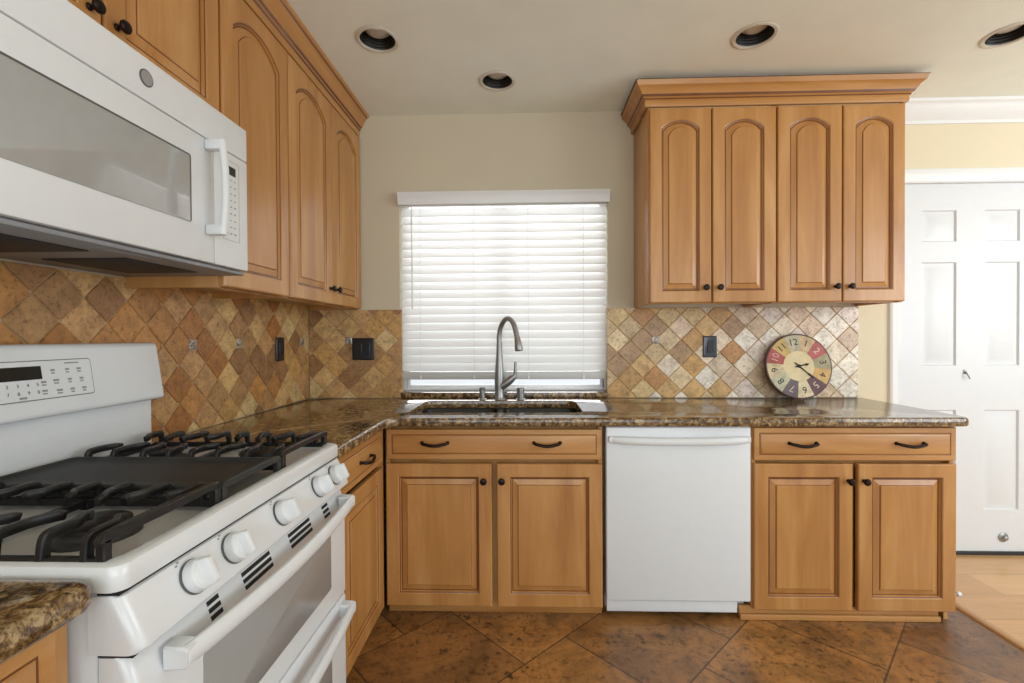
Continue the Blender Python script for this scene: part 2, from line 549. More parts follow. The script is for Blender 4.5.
# window: vinyl frame, two sliding sashes, glass
mb = MB()
fy0, fy1 = 0.075, 0.125
def frame_bars(mb, x0, x1, z0, z1, w, y0, y1, m=0, lo=None):
    mb.box(x0, x0 + w, y0, y1, z0, z1, m, 0.003); mb.box(x1 - w, x1, y0, y1, z0, z1, m, 0.003)
    mb.box(x0 + w, x1 - w, y0, y1, z0, z0 + w, m, 0.003); mb.box(x0 + w, x1 - w, y0, y1, z1 - w, z1, m, 0.003)
frame_bars(mb, WX0 + 0.001, WX1 - 0.001, WB, WZ1 - 0.001, 0.014, fy0, fy1)
win = structure(mb.build('window_1', M['vinyl']))
xm = (WX0 + WX1) / 2
mb = MB(); frame_bars(mb, WX0 + 0.013, xm + 0.012, WB + 0.012, WZ1 - 0.013, 0.018, 0.085, 0.1)
mb.build('window_sash', M['vinyl'], win)
mb = MB(); frame_bars(mb, xm - 0.012, WX1 - 0.013, WB + 0.012, WZ1 - 0.013, 0.018, 0.102, 0.117)
mb.build('window_sash', M['vinyl'], win)
mb = MB(); mb.box(WX0 + 0.028, xm, 0.091, 0.094, WB + 0.028, WZ1 - 0.028); mb.build('window_pane', M['glass'], win)
mb = MB(); mb.box(xm, WX1 - 0.028, 0.108, 0.111, WB + 0.028, WZ1 - 0.028); mb.build('window_pane', M['glass'], win)

# interior door with six panels
mb = MB()
dx0, dx1, dz0, dz1, dy = DX0 + 0.006, DX1 - 0.006, 0.012, DZ1 - 0.005, 0.022
cols = [(3.372, 3.555), (3.704, 3.887)]
rows = [(0.245, 0.79), (1.03, 1.592), (1.702, 1.872)]
rects = [(a, b, c, d) for a, b in cols for c, d in rows]
outer = [(dx0, dz0), (dx1, dz0), (dx1, dz1), (dx0, dz1)]
def rc4(r, d): return [(r[0] + d, r[2] + d), (r[1] - d, r[2] + d), (r[1] - d, r[3] - d), (r[0] + d, r[3] - d)]
mb.holed(outer, [rc4(r, 0) for r in rects], dy, 0, 'y')
for r in rects:
    L = [[(p[0], y, p[1]) for p in rc4(r, d)] for d, y in ((0, dy), (0.006, dy + 0.009), (0.016, dy + 0.009), (0.04, dy + 0.002))]
    mb.loops(L, 0, False, True)
L = [[(p[0], y, p[1]) for p in outer] for y in (dy, dy + 0.04)]
mb.loops(L, 0, False, True)
door = structure(mb.build('door_1', M['door_white'], smooth=20))
mb = MB(); mb.box(dx0, dx1, 0.012, 0.0215, 0.003, 0.022, 0, 0.002); mb.build('door_sweep', M['rubber'], door)
for z in (1.02, 1.80, 0.22):
    mb = MB(); mb.lathe([(0.007, 0), (0.009, 0.004), (0.009, 0.096), (0.007, 0.1)], (dx0 - 0.001, 0.012, z - 0.05), (0, 0, 1), 12)
    mb.build('door_hinge', M['rubber'], door)
mb = MB()
mb.lathe([(0.026, 0), (0.026, 0.003), (0.018, 0.006), (0.012, 0.008)], (3.806, 0.0215, 0.098), (0, -1, 0), 20)
mb.lathe([(0.012, 0.006), (0.011, 0.02), (0.006, 0.023)], (3.806, 0.0215, 0.098), (0, -1, 0), 16)
mb.build('door_bumper', M['steel'], door)
mb = MB()
mb.box(3.594, 3.606, 0.0165, 0.0217, 0.985, 1.01, 0, 0.002)
mb.tube(smooth_path([(3.600, 0.017, 1.000), (3.602, 0.008, 0.985), (3.606, 0.002, 0.970), (3.613, 0.006, 0.962)], 4), 0.0035, 8)
mb.build('door_hook', M['steel'], door)

mb = MB()
def casing_prof(w): return [(0, 0), (0.004, -0.013), (0.014, -0.018), (w - 0.02, -0.014), (w - 0.006, -0.008), (w, -0.006), (w, 0)]
mb.extr([(3.176 + p[0], p[1]) for p in casing_prof(0.052)], 0, DZ1 + 0.0, 'z')
mb.extr([(4.088 - p[0], p[1]) for p in casing_prof(0.052)], 0, DZ1 + 0.0, 'z')
mb.extr([(p[1], DZ1 + 0.07 - p[0]) for p in casing_prof(0.07)], 3.176, 4.088, 'x')
mb.box(DX0, DX0 + 0.005, 0.0, 0.1, 0, DZ1); mb.box(DX1 - 0.005, DX1, 0.0, 0.1, 0, DZ1); mb.box(DX0, DX1, 0, 0.1, DZ1 - 0.004, DZ1)
structure(mb.build('trim_2', M['trim_white']))
mb = MB()
cp = [(0, 2.325), (-0.010, 2.327), (-0.012, 2.342), (-0.02, 2.35), (-0.045, 2.375), (-0.062, 2.40), (-0.070, 2.412), (-0.078, 2.416), (-0.080, 2.4305), (0, 2.4305)]
mb.extr(cp, 3.025, XR, 'x')
structure(mb.build('trim_3', M['trim_white']))
mb = MB(); mb.box(4.09, XR, -0.014, 0, 0, 0.1, 0, 0.004)
structure(mb.build('baseboard_back', M['trim_white']))

# ------------------------------------------------------------------ tile backsplashes
ORANGE = [srgb(186, 134, 76), srgb(170, 116, 62), srgb(192, 150, 100), srgb(170, 130, 86), srgb(180, 140, 92), srgb(210, 174, 118), srgb(156, 116, 76), srgb(196, 158, 108)]
OLD = [srgb(172, 112, 56), srgb(150, 92, 44), srgb(186, 134, 78), srgb(196, 152, 98), srgb(140, 98, 60), srgb(160, 116, 78), srgb(206, 170, 118), srgb(128, 94, 72)]
GOLD = [srgb(208, 172, 114), srgb(198, 156, 96), srgb(214, 186, 134), srgb(182, 134, 80), srgb(176, 142, 104), srgb(218, 196, 156), srgb(204, 178, 136)]
LIGHT_WASHED = [srgb(226, 212, 190), srgb(220, 202, 176), srgb(230, 222, 208), srgb(214, 190, 164), srgb(222, 208, 196), srgb(206, 182, 150)]


def clip(poly, u0, u1, v0, v1):
    for ax, lim, sg in ((0, u0, 1), (0, u1, -1), (1, v0, 1), (1, v1, -1)):
        out = []
        for i in range(len(poly)):
            a, b = poly[i - 1], poly[i]
            da, db = (a[ax] - lim) * sg, (b[ax] - lim) * sg
            if (da >= 0) != (db >= 0):
                t = da / (da - db)
                out.append((a[0] + (b[0] - a[0]) * t, a[1] + (b[1] - a[1]) * t))
            if db >= 0: out.append(b)
        poly = out
        if len(poly) < 3: return []
    return poly


def backsplash(label, rng, P, rects, uph, vph, D, palette, accents):
    """diamond tiles of diagonal D; P maps (u, v, height) to a point"""
    rnd = random.Random(rng)
    V, F, C, MI = [], [], [], []
    for (u0, u1, v0, v1) in rects:
        k = len(V)
        V += [P(u, v, h) for h in (0.0005, 0.006) for u, v in ((u0, v0), (u1, v0), (u1, v1), (u0, v1))]
        for f in ((0, 1, 2, 3), (4, 5, 6, 7), (0, 1, 5, 4), (1, 2, 6, 5), (2, 3, 7, 6), (3, 0, 4, 7)):
            F.append([k + i for i in f]); C.append((0.4, 0.3, 0.2, 1)); MI.append(1)
    U0 = min(r[0] for r in rects); U1 = max(r[1] for r in rects); V0 = min(r[2] for r in rects); V1 = max(r[3] for r in rects)
    h = D / 2
    i0, i1 = int((U0 - uph) / h) - 2, int((U1 - uph) / h) + 2
    j0, j1 = int((V0 - vph) / h) - 2, int((V1 - vph) / h) + 2
    for i in range(i0, i1 + 1):
        for j in range(j0, j1 + 1):
            if (i + j) % 2 == 0: continue
            cu, cv = uph + i * h, vph + j * h
            g = h - 0.0022
            poly = [(cu - g, cv), (cu, cv - g), (cu + g, cv), (cu, cv + g)]
            big = []
            for q in range(4):          # slightly uneven tumbled edges
                a, b = poly[q], poly[(q + 1) % 4]
                for t in (0.0, 0.06, 0.35, 0.65, 0.94):
                    s = 0.0022 if t == 0 else 0.0009
                    x, y = a[0] + (b[0] - a[0]) * t, a[1] + (b[1] - a[1]) * t
                    if t == 0.0:
                        x, y = x + (cu - x) * 0.035, y + (cv - y) * 0.035
                    big.append((x + rnd.uniform(-s, s), y + rnd.uniform(-s, s)))
            col = palette(cu, cv, rnd)
            jit = rnd.uniform(0.9, 1.1)
            col = (min(1, col[0] * jit), min(1, col[1] * jit), min(1, col[2] * jit), 1)
            for r in rects:
                pl = clip(big, *r)
                if len(pl) < 3: continue
                c = (sum(p[0] for p in pl) / len(pl), sum(p[1] for p in pl) / len(pl))
                ext = max(max(abs(p[0] - c[0]), abs(p[1] - c[1])) for p in pl)
                if ext < 0.006: continue
                top = rnd.uniform(0.0098, 0.0108)
                k = len(V); n = len(pl)
                for s, hh in ((1.0, 0.005), (1.0, top - 0.002), (max(0.4, 1 - 0.0022 / ext * 1.4), top)):
                    V += [P(c[0] + (p[0] - c[0]) * s, c[1] + (p[1] - c[1]) * s, hh) for p in pl]
                for lv in (0, 1):
                    for q in range(n):
                        q2 = (q + 1) % n
                        F.append([k + lv * n + q, k + lv * n + q2, k + (lv + 1) * n + q2, k + (lv + 1) * n + q]); C.append(col); MI.append(0)
                F.append([k + 2 * n + q for q in range(n)]); C.append(col); MI.append(0)
    me = bpy.data.meshes.new('tile_backsplash')
    me.from_pydata(V, [], F)
    me.materials.append(M['tile']); me.materials.append(M['grout'])
    at = me.color_attributes.new('tile_tone', 'FLOAT_COLOR', 'CORNER')
    for p, c, mi in zip(me.polygons, C, MI):
        p.material_index = mi
        for li in p.loop_indices: at.data[li].color = c
    bm = bmesh.new(); bm.from_mesh(me); bmesh.ops.recalc_face_normals(bm, faces=bm.faces); bm.to_mesh(me); bm.free()
    o = bpy.data.objects.new('tile_backsplash', me)
    COL.objects.link(o)
    props(o, label, 'backsplash')
    for (u, v) in accents:
        s = 0.0195
        a = MB()
        L = [[P(p[0], p[1], hh) for p in rrect(u - s + d, u + s - d, v - s + d, v + s - d, 0.002, 2)] for d, hh in ((0, 0.0055), (0, 0.0115), (0.002, 0.013))]
        a.loops(L, 0).build('accent_tile', M['accent'], o)
    return o


D = 0.1385
backsplash('diamond-laid orange and brown stone tile backsplash behind the range', 5,
           lambda u, v, h: (h, u, v), [(-2.75, -0.012, ZC + 0.001, 1.385)], -0.921, 1.178, D,
           lambda u, v, r: r.choice(ORANGE[:2] * 2 + ORANGE if u < -0.95 else ORANGE + GOLD[:3]),
           [(-0.921, 1.178), (-0.644, 1.178), (-0.09, 1.178)])
backsplash('narrow tan stone tile backsplash in the corner left of the window', 11,
           lambda u, v, h: (u, -h, v), [(0.0115, 0.534, ZC + 0.001, ZU - 0.002)], 0.235, 1.184, D,
           lambda u, v, r: r.choice(ORANGE[2:] + GOLD[:3]), [(0.235, 1.184)])


def light_washed_palette(u, v, r):
    t = (u - 1.86) / 0.68 + r.uniform(-0.45, 0.45)  # tile tones vary; the drift to pale paints in light from the right
    return r.choice(GOLD) if t < 0.45 else r.choice(LIGHT_WASHED)


backsplash('gold and cream stone tile backsplash, painted paler towards the light, between window and white door', 23,
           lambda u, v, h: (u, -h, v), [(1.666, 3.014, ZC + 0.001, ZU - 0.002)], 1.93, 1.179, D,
           light_washed_palette, [(1.93, 1.179)])

# ------------------------------------------------------------------ cabinet doors and hardware
def contour(x0, x1, z0, z1, d, arch, n=14):
    """inner outline inset by d, optional arched top; CCW seen from the front"""
    a, b, lo, hi = x0 + d, x1 - d, z0 + d, z1 - d
    if not arch:
        # same vertex count as the arch so rings can be bridged
        top = [(b - (b - a) * k / n, hi) for k in range(n + 1)]
        return [(a, lo), (b, lo)] + top
    led = 0.003
    w = (b - a) / 2 - led
    cx = (a + b) / 2
    R = (w * w + arch * arch) / (2 * arch)
    zs = hi - arch
    top = []
    for k in range(n - 1):
        x = w - 2 * w * k / (n - 2)
        top.append((cx + x, zs + math.sqrt(max(0, R * R - x * x)) - (R - arch)))
    return [(a, lo), (b, lo), (b, zs - 0.004)] + top + [(a, zs - 0.004)]


def outer_ring(x0, x1, z0, z1, ref):
    n = len(ref)
    out = [(x0, z0), (x1, z0), (x1, z1)]
    a, b = ref[2][0], ref[-1][0]
    for p in ref[3:-1]:
        t = (p[0] - b) / (a - b)
        out.append((x0 + (x1 - x0) * t, z1))
    out.append((x0, z1))
    return out


def door_mesh(x0, x1, z0, z1, yf, th=0.02, arch=0.0, stile=0.058):
    """raised-panel door, front face at y = yf looking towards -y"""
    mb = MB()
    ref = contour(x0, x1, z0, z1, stile, arch)
    O = lambda d: outer_ring(x0 + d, x1 - d, z0 + d, z1 - d, ref)
    Cn = lambda d: contour(x0, x1, z0, z1, stile + d, arch)
    seq = [(O(0), yf + th), (O(0), yf + 0.005), (O(0.0015), yf + 0.002), (O(0.005), yf), (Cn(-0.004), yf), (Cn(-0.001), yf + 0.003), (Cn(0.003), yf + 0.0045), (Cn(0.006), yf + 0.0125),
           (Cn(0.0100), yf + 0.0125), (Cn(0.031), yf + 0.0055), (Cn(0.0325), yf + 0.003), (Cn(0.035), yf + 0.001)]
    L = [[(p[0], y, p[1]) for p in ring] for ring, y in seq]
    mb.loops(L, [0, 0, 0, 0, 0, 1, 0, 1, 0, 1, 0, 0])
    return mb


def slab_front(x0, x1, z0, z1, yf, th=0.02):
    """drawer front with a stepped routed border"""
    mb = MB()
    ring = lambda d: [(x0 + d, z0 + d), (x1 - d, z0 + d), (x1 - d, z1 - d), (x0 + d, z1 - d)]
    seq = [(0, th), (0, 0.006), (0.002, 0.0035), (0.020, 0.0035), (0.022, 0.0052), (0.025, 0.0052), (0.029, 0.0008), (0.032, 0)]
    L = [[(p[0], yf + y, p[1]) for p in ring(d)] for d, y in seq]
    mb.loops(L, [0, 0, 0, 0, 1, 0, 0, 0])
    return mb


def knob(parent, x, yf, z):
    mb = MB()
    mb.lathe([(0.008, 0), (0.008, 0.002), (0.0055, 0.005), (0.0055, 0.012), (0.011, 0.015), (0.0145, 0.019), (0.0145, 0.023), (0.011, 0.027), (0.004, 0.0285)], (x, yf, z), (0, -1, 0), 18)
    return mb.build('knob', M['bronze'], parent)


def pull(parent, x, yf, z, w=0.055):
    mb = MB()
    pts = [(x - w, yf, z + 0.004), (x - w + 0.001, yf - 0.014, z + 0.004), (x - w * 0.75, yf - 0.022, z + 0.001), (x, yf - 0.027, z - 0.005), (x + w * 0.75, yf - 0.022, z + 0.001), (x + w - 0.001, yf - 0.014, z + 0.004), (x + w, yf, z + 0.004)]
    P = smooth_path(pts, 5)
    n = len(P)
    mb.tube(P, [0.0045 + 0.0025 * math.sin(PI * i / (n - 1)) for i in range(n)], 10)
    for s in (-1, 1):
        mb.lathe([(0.008, 0), (0.008, 0.002), (0.005, 0.005)], (x + s * w, yf, z + 0.004), (0, -1, 0), 12)
    return mb.build('pull_handle', M['bronze'], parent)


DT = 0.02


def wall_cabinet(name, label, loc, rz, w, dep, z0, z1, splits, knobs, arch=0.05, group=None, gap=0.003, knob_z=0.075):
    """local: x along the wall, back at y=0, doors at y=-dep"""
    t = thing(name, label, 'wall cabinet', (loc[0], loc[1], loc[2]), rz, group)
    h = z1 - z0
    mb = MB()
    e = 0.0008
    mb.box(e, 0.018, -dep + DT, -0.001, 0, h, 0, 0.001); mb.box(w - 0.018, w - e, -dep + DT, -0.001, 0, h, 0, 0.001)
    mb.box(0.018, w - 0.018, -dep + DT, -0.001, 0.022, 0.036, 1); mb.box(0.018, w - 0.018, -dep + DT, -0.001, h - 0.016, h, 1)
    mb.box(0.018, w - 0.018, -0.008, -0.001, 0.036, h - 0.016, 1)
    # face frame
    yf0, yf1 = -dep + DT + 0.022, -dep + DT + 0.04
    mb.box(0.018, 0.04, yf0, yf1, 0, h); mb.box(w - 0.04, w - 0.018, yf0, yf1, 0, h)
    mb.box(0.04, w - 0.04, yf0, yf1, 0, 0.04); mb.box(0.04, w - 0.04, yf0, yf1, h - 0.05, h)
    for a, b in zip(splits[:-1], splits[1:]):
        if b != splits[-1]: mb.box(b - 0.02, b + 0.02, yf0, yf1, 0.04, h - 0.05)
    mb.build('cabinet_box', [M['maple'], M['cab_in']], t, merge=False)
    for a, b, k in zip(splits[:-1], splits[1:], knobs):
        d = door_mesh(a + gap, b - gap, 0.004, h - 0.012, -dep, DT - 0.0005, arch and 0.2 * (b - a - 0.12)).build('cabinet_door', [M['maple'], M['glaze']], t, smooth=12)
        if k:
            x = b - gap - 0.03 if k > 0 else a + gap + 0.03
            knob(d, x, -dep, knob_z)
    return t


ZD = 2.30
ZDL = 2.316
# left wall run: local x -> +Y
wall_cabinet('wall_cabinet', 'short two-door maple cabinet directly above the microwave', (0, RY0, 1.83), PI / 2, RY1 - RY0, 0.31, 1.83, ZDL,
             [0.002, 0.372, RY1 - RY0 - 0.002], [1, -1], arch=0.0, knob_z=0.07)
wall_cabinet('wall_cabinet', 'tall single-door arched maple cabinet right of the microwave', (0, RY1, ZU), PI / 2, 0.405, 0.31, ZU, ZDL,
             [0.004, 0.403], [0])
wall_cabinet('wall_cabinet', 'two-door arched maple cabinet in the left corner by the window wall', (0, RY1 + 0.405, ZU), PI / 2, 0.793, 0.31, ZU, ZDL,
             [0.002, 0.403, 0.786], [1, -1])
# right of the window
XU0, XUM, XU1 = 1.815, 2.420, 3.020
wall_cabinet('wall_cabinet', 'left of the two arched cabinets above the dishwasher, beside the window', (XU0, 0, ZU), 0, XUM - XU0, 0.32, ZU, ZD,
             [0.002, 0.300, XUM - XU0 - 0.001], [1, -1], group=None)
wall_cabinet('wall_cabinet', 'right of the two arched cabinets, above the round clock', (XUM, 0, ZU), 0, XU1 - XUM, 0.32, ZU, ZD,
             [0.001, 0.306, XU1 - XUM - 0.002], [1, -1], group=None)


def crown(label, path, top, ZD=ZD):
    """sweep a crown profile (out, z) along an XY path; out is to the right of travel"""
    prof = [(0.001, ZD + 0.001), (0.013, ZD + 0.001), (0.016, ZD + 0.012), (0.014, ZD + 0.03), (0.020, ZD + 0.036), (0.020, ZD + 0.044), (0.028, ZD + 0.05), (0.034, ZD + 0.062),
            (0.044, ZD + 0.085), (0.055, ZD + 0.098), (0.060, ZD + 0.102), (0.066, ZD + 0.104), (0.070, ZD + 0.112), (0.070, top), (0.001, top)]
    prof = [(a, z if z < ZD + 0.02 else ZD + 0.012 + (z - ZD - 0.012) * (top - ZD - 0.012) / (ZT - 0.001 - ZD - 0.012)) if z < top else (a, top) for a, z in prof[:-2]] + prof[-2:]
    n = len(path); L = []
    for i, p in enumerate(path):
        p = Vector(p)
        def nrm(a, b):
            d = (Vector(b) - Vector(a)).normalized(); return Vector((d.y, -d.x))
        n1 = nrm(path[i - 1], path[i]) if i > 0 else nrm(path[0], path[1])
        n2 = nrm(path[i], path[i + 1]) if i < n - 1 else n1
        mv = (n1 + n2) / (1 + n1.dot(n2))
        L.append([(p.x + mv.x * a, p.y + mv.y * a, z) for a, z in prof])
    mb = MB(); mb.loops(L, [0] * n)
    # glaze caught in the two crevices
    o = mb.build('crown_moulding', [M['maple_l'] if abs(path[0][0] - path[-1][0]) < 0.01 else M['maple_h'], M['glaze']], smooth=25)
    for pl in o.data.polygons:
        zc = pl.center.z
        if ZD + 0.031 < zc < ZD + 0.035 or ZD + 0.0485 > zc > ZD + 0.0445 or ZD + 0.1005 > zc > ZD + 0.0985:
            pl.material_index = 1
    return props(o, label, 'crown moulding')


crown('long maple crown moulding over the left wall cabinets', [(0.29, -0.002), (0.29, RY0)][::-1], ZT - 0.001, ZDL)
crown('maple crown moulding wrapping the cabinets right of the window', [(XU0, -0.002), (XU0, -0.30), (XU1, -0.30), (XU1, -0.002)], 2.404)


def base_cabinet(label, loc, rz, w, fronts, toe=(0, None), dep=0.615, ztop=ZC - CT - 0.0015, z0=0.05, toe_in=0.052, corner=False):
    """fronts: list of (kind, x0, x1, z0, z1, hardware); local x along the run, doors at y=-dep"""
    t = thing('base_cabinet', label, 'base cabinet', loc, rz)
    mb = MB(); e = 0.001
    side = [(-0.02, 0), (-0.02, ztop), (-dep + DT, ztop), (-dep + DT, z0), (-dep + toe_in + 0.013, z0), (-dep + toe_in + 0.013, 0)]
    mb.extr(side, e, 0.018, 'x'); mb.extr(side, w - 0.018, w - e, 'x')
    mb.box(0.018, w - 0.018, -dep + DT + 0.046, -0.02, z0 + 0.002, z0 + 0.018, 0)
    mb.box(0.018, w - 0.018, -0.03, -0.02, z0, ztop - 0.02, 0)
    y0, y1 = -dep + DT + 0.026, -dep + DT + 0.044
    mb.box(0.018, 0.045, y0, y1, z0, ztop); mb.box(w - 0.045, w - 0.018, y0, y1, z0, ztop)
    mb.box(0.045, w - 0.045, y0, y1, ztop - 0.04, ztop); mb.box(0.045, w - 0.045, y0, y1, 0.64, 0.70); mb.box(0.045, w - 0.045, y0, y1, z0, z0 + 0.05)
    ds = sorted({(f[1], f[2]) for f in fronts if f[0] == 'door'})
    for a, b in zip(ds[:-1], ds[1:]):
        mb.box((a[1] + b[0]) / 2 - 0.025, (a[1] + b[0]) / 2 + 0.025, y0, y1, z0 + 0.05, 0.64)
    if corner: mb.box(w - 0.0105, w - 0.0008, -dep + 0.003, -dep + DT - 0.0005, z0, ztop)
    mb.build('cabinet_box', [M['maple']], t, merge=False)
    tb = MB(); x1 = toe[1] if toe[1] is not None else w
    tb.box(toe[0], x1, -dep + toe_in, -dep + toe_in + 0.012, 0.0005, z0 + 0.004, 0, 0.001)
    if toe_in < 0.04: tb.box(toe[0], x1, -dep + 0.016, -dep + 0.0295, 0.0005, 0.024, 0, 0.003)
    tb.build('toe_board', [M['maple_h']], t, merge=False)
    for f in fronts:
        k, a, b, c, d, hw = f
        if k == 'door':
            o = door_mesh(a, b, c, d, -dep, DT - 0.0005).build('cabinet_door', [M['maple'], M['glaze']], t, smooth=12)
            for (x, z) in hw: knob(o, x, -dep, z)
        else:
            o = slab_front(a, b, c, d, -dep, DT - 0.0005).build('drawer_front', [M['maple_h'], M['glaze']], t)
            for (x, z) in hw: pull(o, x, -dep + 0.0, z)
    return t


XB0, XB1 = 0.6165, 1.546
base_cabinet('two-door maple sink cabinet under the window, left of the dishwasher', (XB0, 0, 0), 0, XB1 - XB0,
             [('drawer', 0.008, XB1 - XB0 - 0.006, 0.680, 0.808, [(0.834 - XB0, 0.748), (1.310 - XB0, 0.748)]),
              ('door', 0.005, 1.075 - XB0, 0.052, 0.662, [(1.041 - XB0, 0.592)]),
              ('door', 1.096 - XB0, XB1 - XB0 - 0.004, 0.052, 0.662, [(1.110 - XB0 + 0.008, 0.592)])], toe=(0.0, XB1 - XB0))
XD0, XD1 = 1.553, 2.160
XE0, XE1 = 2.167, 2.996
base_cabinet('two-door maple cabinet at the right end, beside the white door', (XE0, 0, 0), 0, XE1 - XE0,
             [('drawer', 0.006, XE1 - XE0 - 0.003, 0.680, 0.816, [(2.370 - XE0, 0.748), (2.804 - XE0, 0.748)]),
              ('door', 0.006, 2.575 - XE0, 0.052, 0.666, [(2.556 - XE0, 0.596)]),
              ('door', 2.597 - XE0, XE1 - XE0 - 0.003, 0.052, 0.666, [(2.619 - XE0, 0.596)])], toe=(-0.045, XE1 - XE0 - 0.05), toe_in=0.03)
# left run: local x -> +Y ; stops at the sink cabinet's face
yl0 = RY1 + 0.006
WLB = -0.618 - yl0
base_cabinet('narrow maple cabinet between the range and the corner', (0, yl0, 0), PI / 2, WLB,
             [('drawer', 0.11, WLB - 0.012, 0.672, 0.808, [(-0.845 - yl0, 0.738)]),
              ('door', 0.11, WLB - 0.012, 0.052, 0.652, [])], corner=True)
yn0, yn1 = -2.75, RY0 - 0.008
base_cabinet('maple cabinet at the bottom left, near side of the range', (0, yn0, 0), PI / 2, yn1 - yn0,
             [('drawer', 0.01, yn1 - yn0 - 0.03, 0.676, 0.826, [(0.38, 0.750)]),
              ('door', 0.01, 0.36, 0.052, 0.652, [(0.33, 0.592)]), ('door', 0.378, yn1 - yn0 - 0.03, 0.052, 0.652, [(0.408, 0.592)])], ztop=ZC - CT + 0.0125)

# ------------------------------------------------------------------ countertops
def countertop(label, poly, hole=None, ZC=ZC):
    """poly CCW; rounded edge all round"""
    zt, zb = ZC, ZC - CT
    prof = [(0.010, zb), (0.003, zb + 0.003), (0.0, zb + 0.009), (0.0, zt - 0.012), (0.0025, zt - 0.005), (0.007, zt - 0.0012), (0.013, zt)]
    mb = MB()
    L = [[(p[0], p[1], z) for p in offset_poly(poly, d)] for d, z in prof]
    mb.loops(L, 0, False, False)
    top = offset_poly(poly, prof[-1][0]); bot = offset_poly(poly, prof[0][0])
    mb.holed(top, [offset_poly(hole, -0.004)] if hole else [], zt)
    mb.holed(bot, [hole] if hole else [], zb)
    if hole:
        HL = [[(p[0], p[1], z) for p in offset_poly(hole, d)] for d, z in ((-0.004, zt), (-0.001, zt - 0.0015), (0.0, zt - 0.005), (0.0, zb))]
        mb.loops(HL, 0, False, False)
    o = mb.build('granite_countertop', M['granite'], smooth=30)
    return props(o, label, 'countertop')


def arc(cx, cy, r, a0, a1, n=6):
    return [(cx + r * math.cos(math.radians(a0 + (a1 - a0) * k / n)), cy + r * math.sin(math.radians(a0 + (a1 - a0) * k / n))) for k in range(n + 1)]


CF = 0.645
SX0, SX1, SY0, SY1 = 0.690, 1.478, -0.500, -0.115
hole = rrect(SX0, SX1, SY0, SY1, 0.05, 5)
poly = [(0.002, -0.002), (0.002, RY1 + 0.004)] + [(CF, RY1 + 0.004), (CF, -CF - 0.035), (CF + 0.035, -CF)] \
    + arc(3.040 - 0.05, -CF + 0.05, 0.05, -90, 0) + [(3.040, -0.002), (WX1 - 0.003, -0.002), (WX1 - 0.003, 0.072), (WX0 + 0.003, 0.072), (WX0 + 0.003, -0.002)]
countertop('long L-shaped brown granite countertop holding the sink', poly, hole)
poly = [(0.0125, yn0), (CF, yn0)] + arc(CF - 0.03, RY0 - 0.006 - 0.03, 0.03, 0, 90) + [(0.0125, RY0 - 0.006)]
countertop('short brown granite countertop at bottom left, near side of the range', poly, None, ZC + 0.014)

# ------------------------------------------------------------------ sink, taps
sink = thing('kitchen_sink', 'black double-bowl undermount sink set in the granite countertop', 'sink', ((SX0 + SX1) / 2, (SY0 + SY1) / 2, 0.62))
ox, oy, oz = sink.location
ztop = ZC - CT - 0.0015
for a, b in ((SX0 - 0.004, 1.078), (1.098, SX1 + 0.004)):
    mb = MB()
    ring = lambda d, r: rrect(a + d, b - d, SY0 - 0.004 + d, SY1 + 0.004 - d, r, 5)
    seq = [(-0.009, .05, ztop - 0.012), (-0.009, .05, ztop), (0, .045, ztop), (0.004, .045, ztop - 0.006), (0.012, .05, 0.66), (0.03, .05, 0.642), (0.09, .05, 0.636), (0.1, .05, 0.628), (0.03, .05, 0.63), (-0.002, .05, 0.65), (-0.009, .05, ztop - 0.012)]
    mb.loops([[(p[0] - ox, p[1] - oy, z - oz) for p in ring(d, r)] for d, r, z in seq[:7]], 0, False, True)
    mb.loops([[(p[0] - ox, p[1] - oy, z - oz) for p in ring(d, r)] for d, r, z in [(-0.009, .05, ztop - 0.012), (-0.002, .05, 0.65), (0.03, .05, 0.63)]], 0, False, True)
    bowl = mb.build('sink_bowl', M['sink_black'], sink)
    dr = MB(); dr.lathe([(0.045, 0), (0.045, 0.003), (0.036, 0.004), (0.03, 0.0015), (0.006, 0.0015), (0.006, 0.008), (0.002, 0.009)], ((a + b) / 2 - ox, -0.27 - oy, 0.6362 - oz), (0, 0, 1), 24)
    dr.build('drain', M['chrome'], bowl)
mb = MB(); mb.box(1.072 - ox, 1.104 - ox, SY0 + 0.04 - oy, SY1 - 0.04 - oy, ztop - 0.03 - oz, ztop - 0.012 - oz, 0, 0.006)
mb.build('bowl_divider', M['sink_black'], sink)

fx, fy = 1.078, -0.062
fau = thing('kitchen_faucet', 'tall brushed nickel gooseneck faucet in front of the window blind', 'faucet', (fx, fy, ZC))
mb = MB()
mb.lathe([(0.030, 0.0005), (0.030, 0.004), (0.0275, 0.007), (0.026, 0.012), (0.0255, 0.06), (0.0265, 0.10), (0.0245, 0.15), (0.020, 0.20), (0.0165, 0.25), (0.0145, 0.30), (0.0142, 0.302)], (0, 0, 0), (0, 0, 1), 24)
mb.build('faucet_body', M['steel'], fau)
ux, uy = 0.72, -0.694
arcp = [(0, 0.300), (0.001, 0.345), (0.014, 0.392), (0.045, 0.428), (0.080, 0.433), (0.112, 0.405), (0.130, 0.360), (0.137, 0.335)]
P = smooth_path([(ux * s, uy * s, z) for s, z in arcp], 5)
mb = MB(); mb.tube(P, 0.0138, 16); mb.build('spout', M['steel'], fau)
P = [(ux * s, uy * s, z) for s, z in ((0.1365, 0.337), (0.138, 0.330), (0.144, 0.305), (0.150, 0.272), (0.1505, 0.268))]
mb = MB(); mb.tube(P, [0.0145, 0.0165, 0.018, 0.0225, 0.021], 18)
head = mb.build('spray_head', M['steel'], fau)
mb = MB(); mb.tube([(ux * 0.1505, uy * 0.1505, 0.2685), (ux * 0.151, uy * 0.151, 0.265)], 0.018, 16); mb.build('spray_face', M['rubber'], head)
mb = MB()
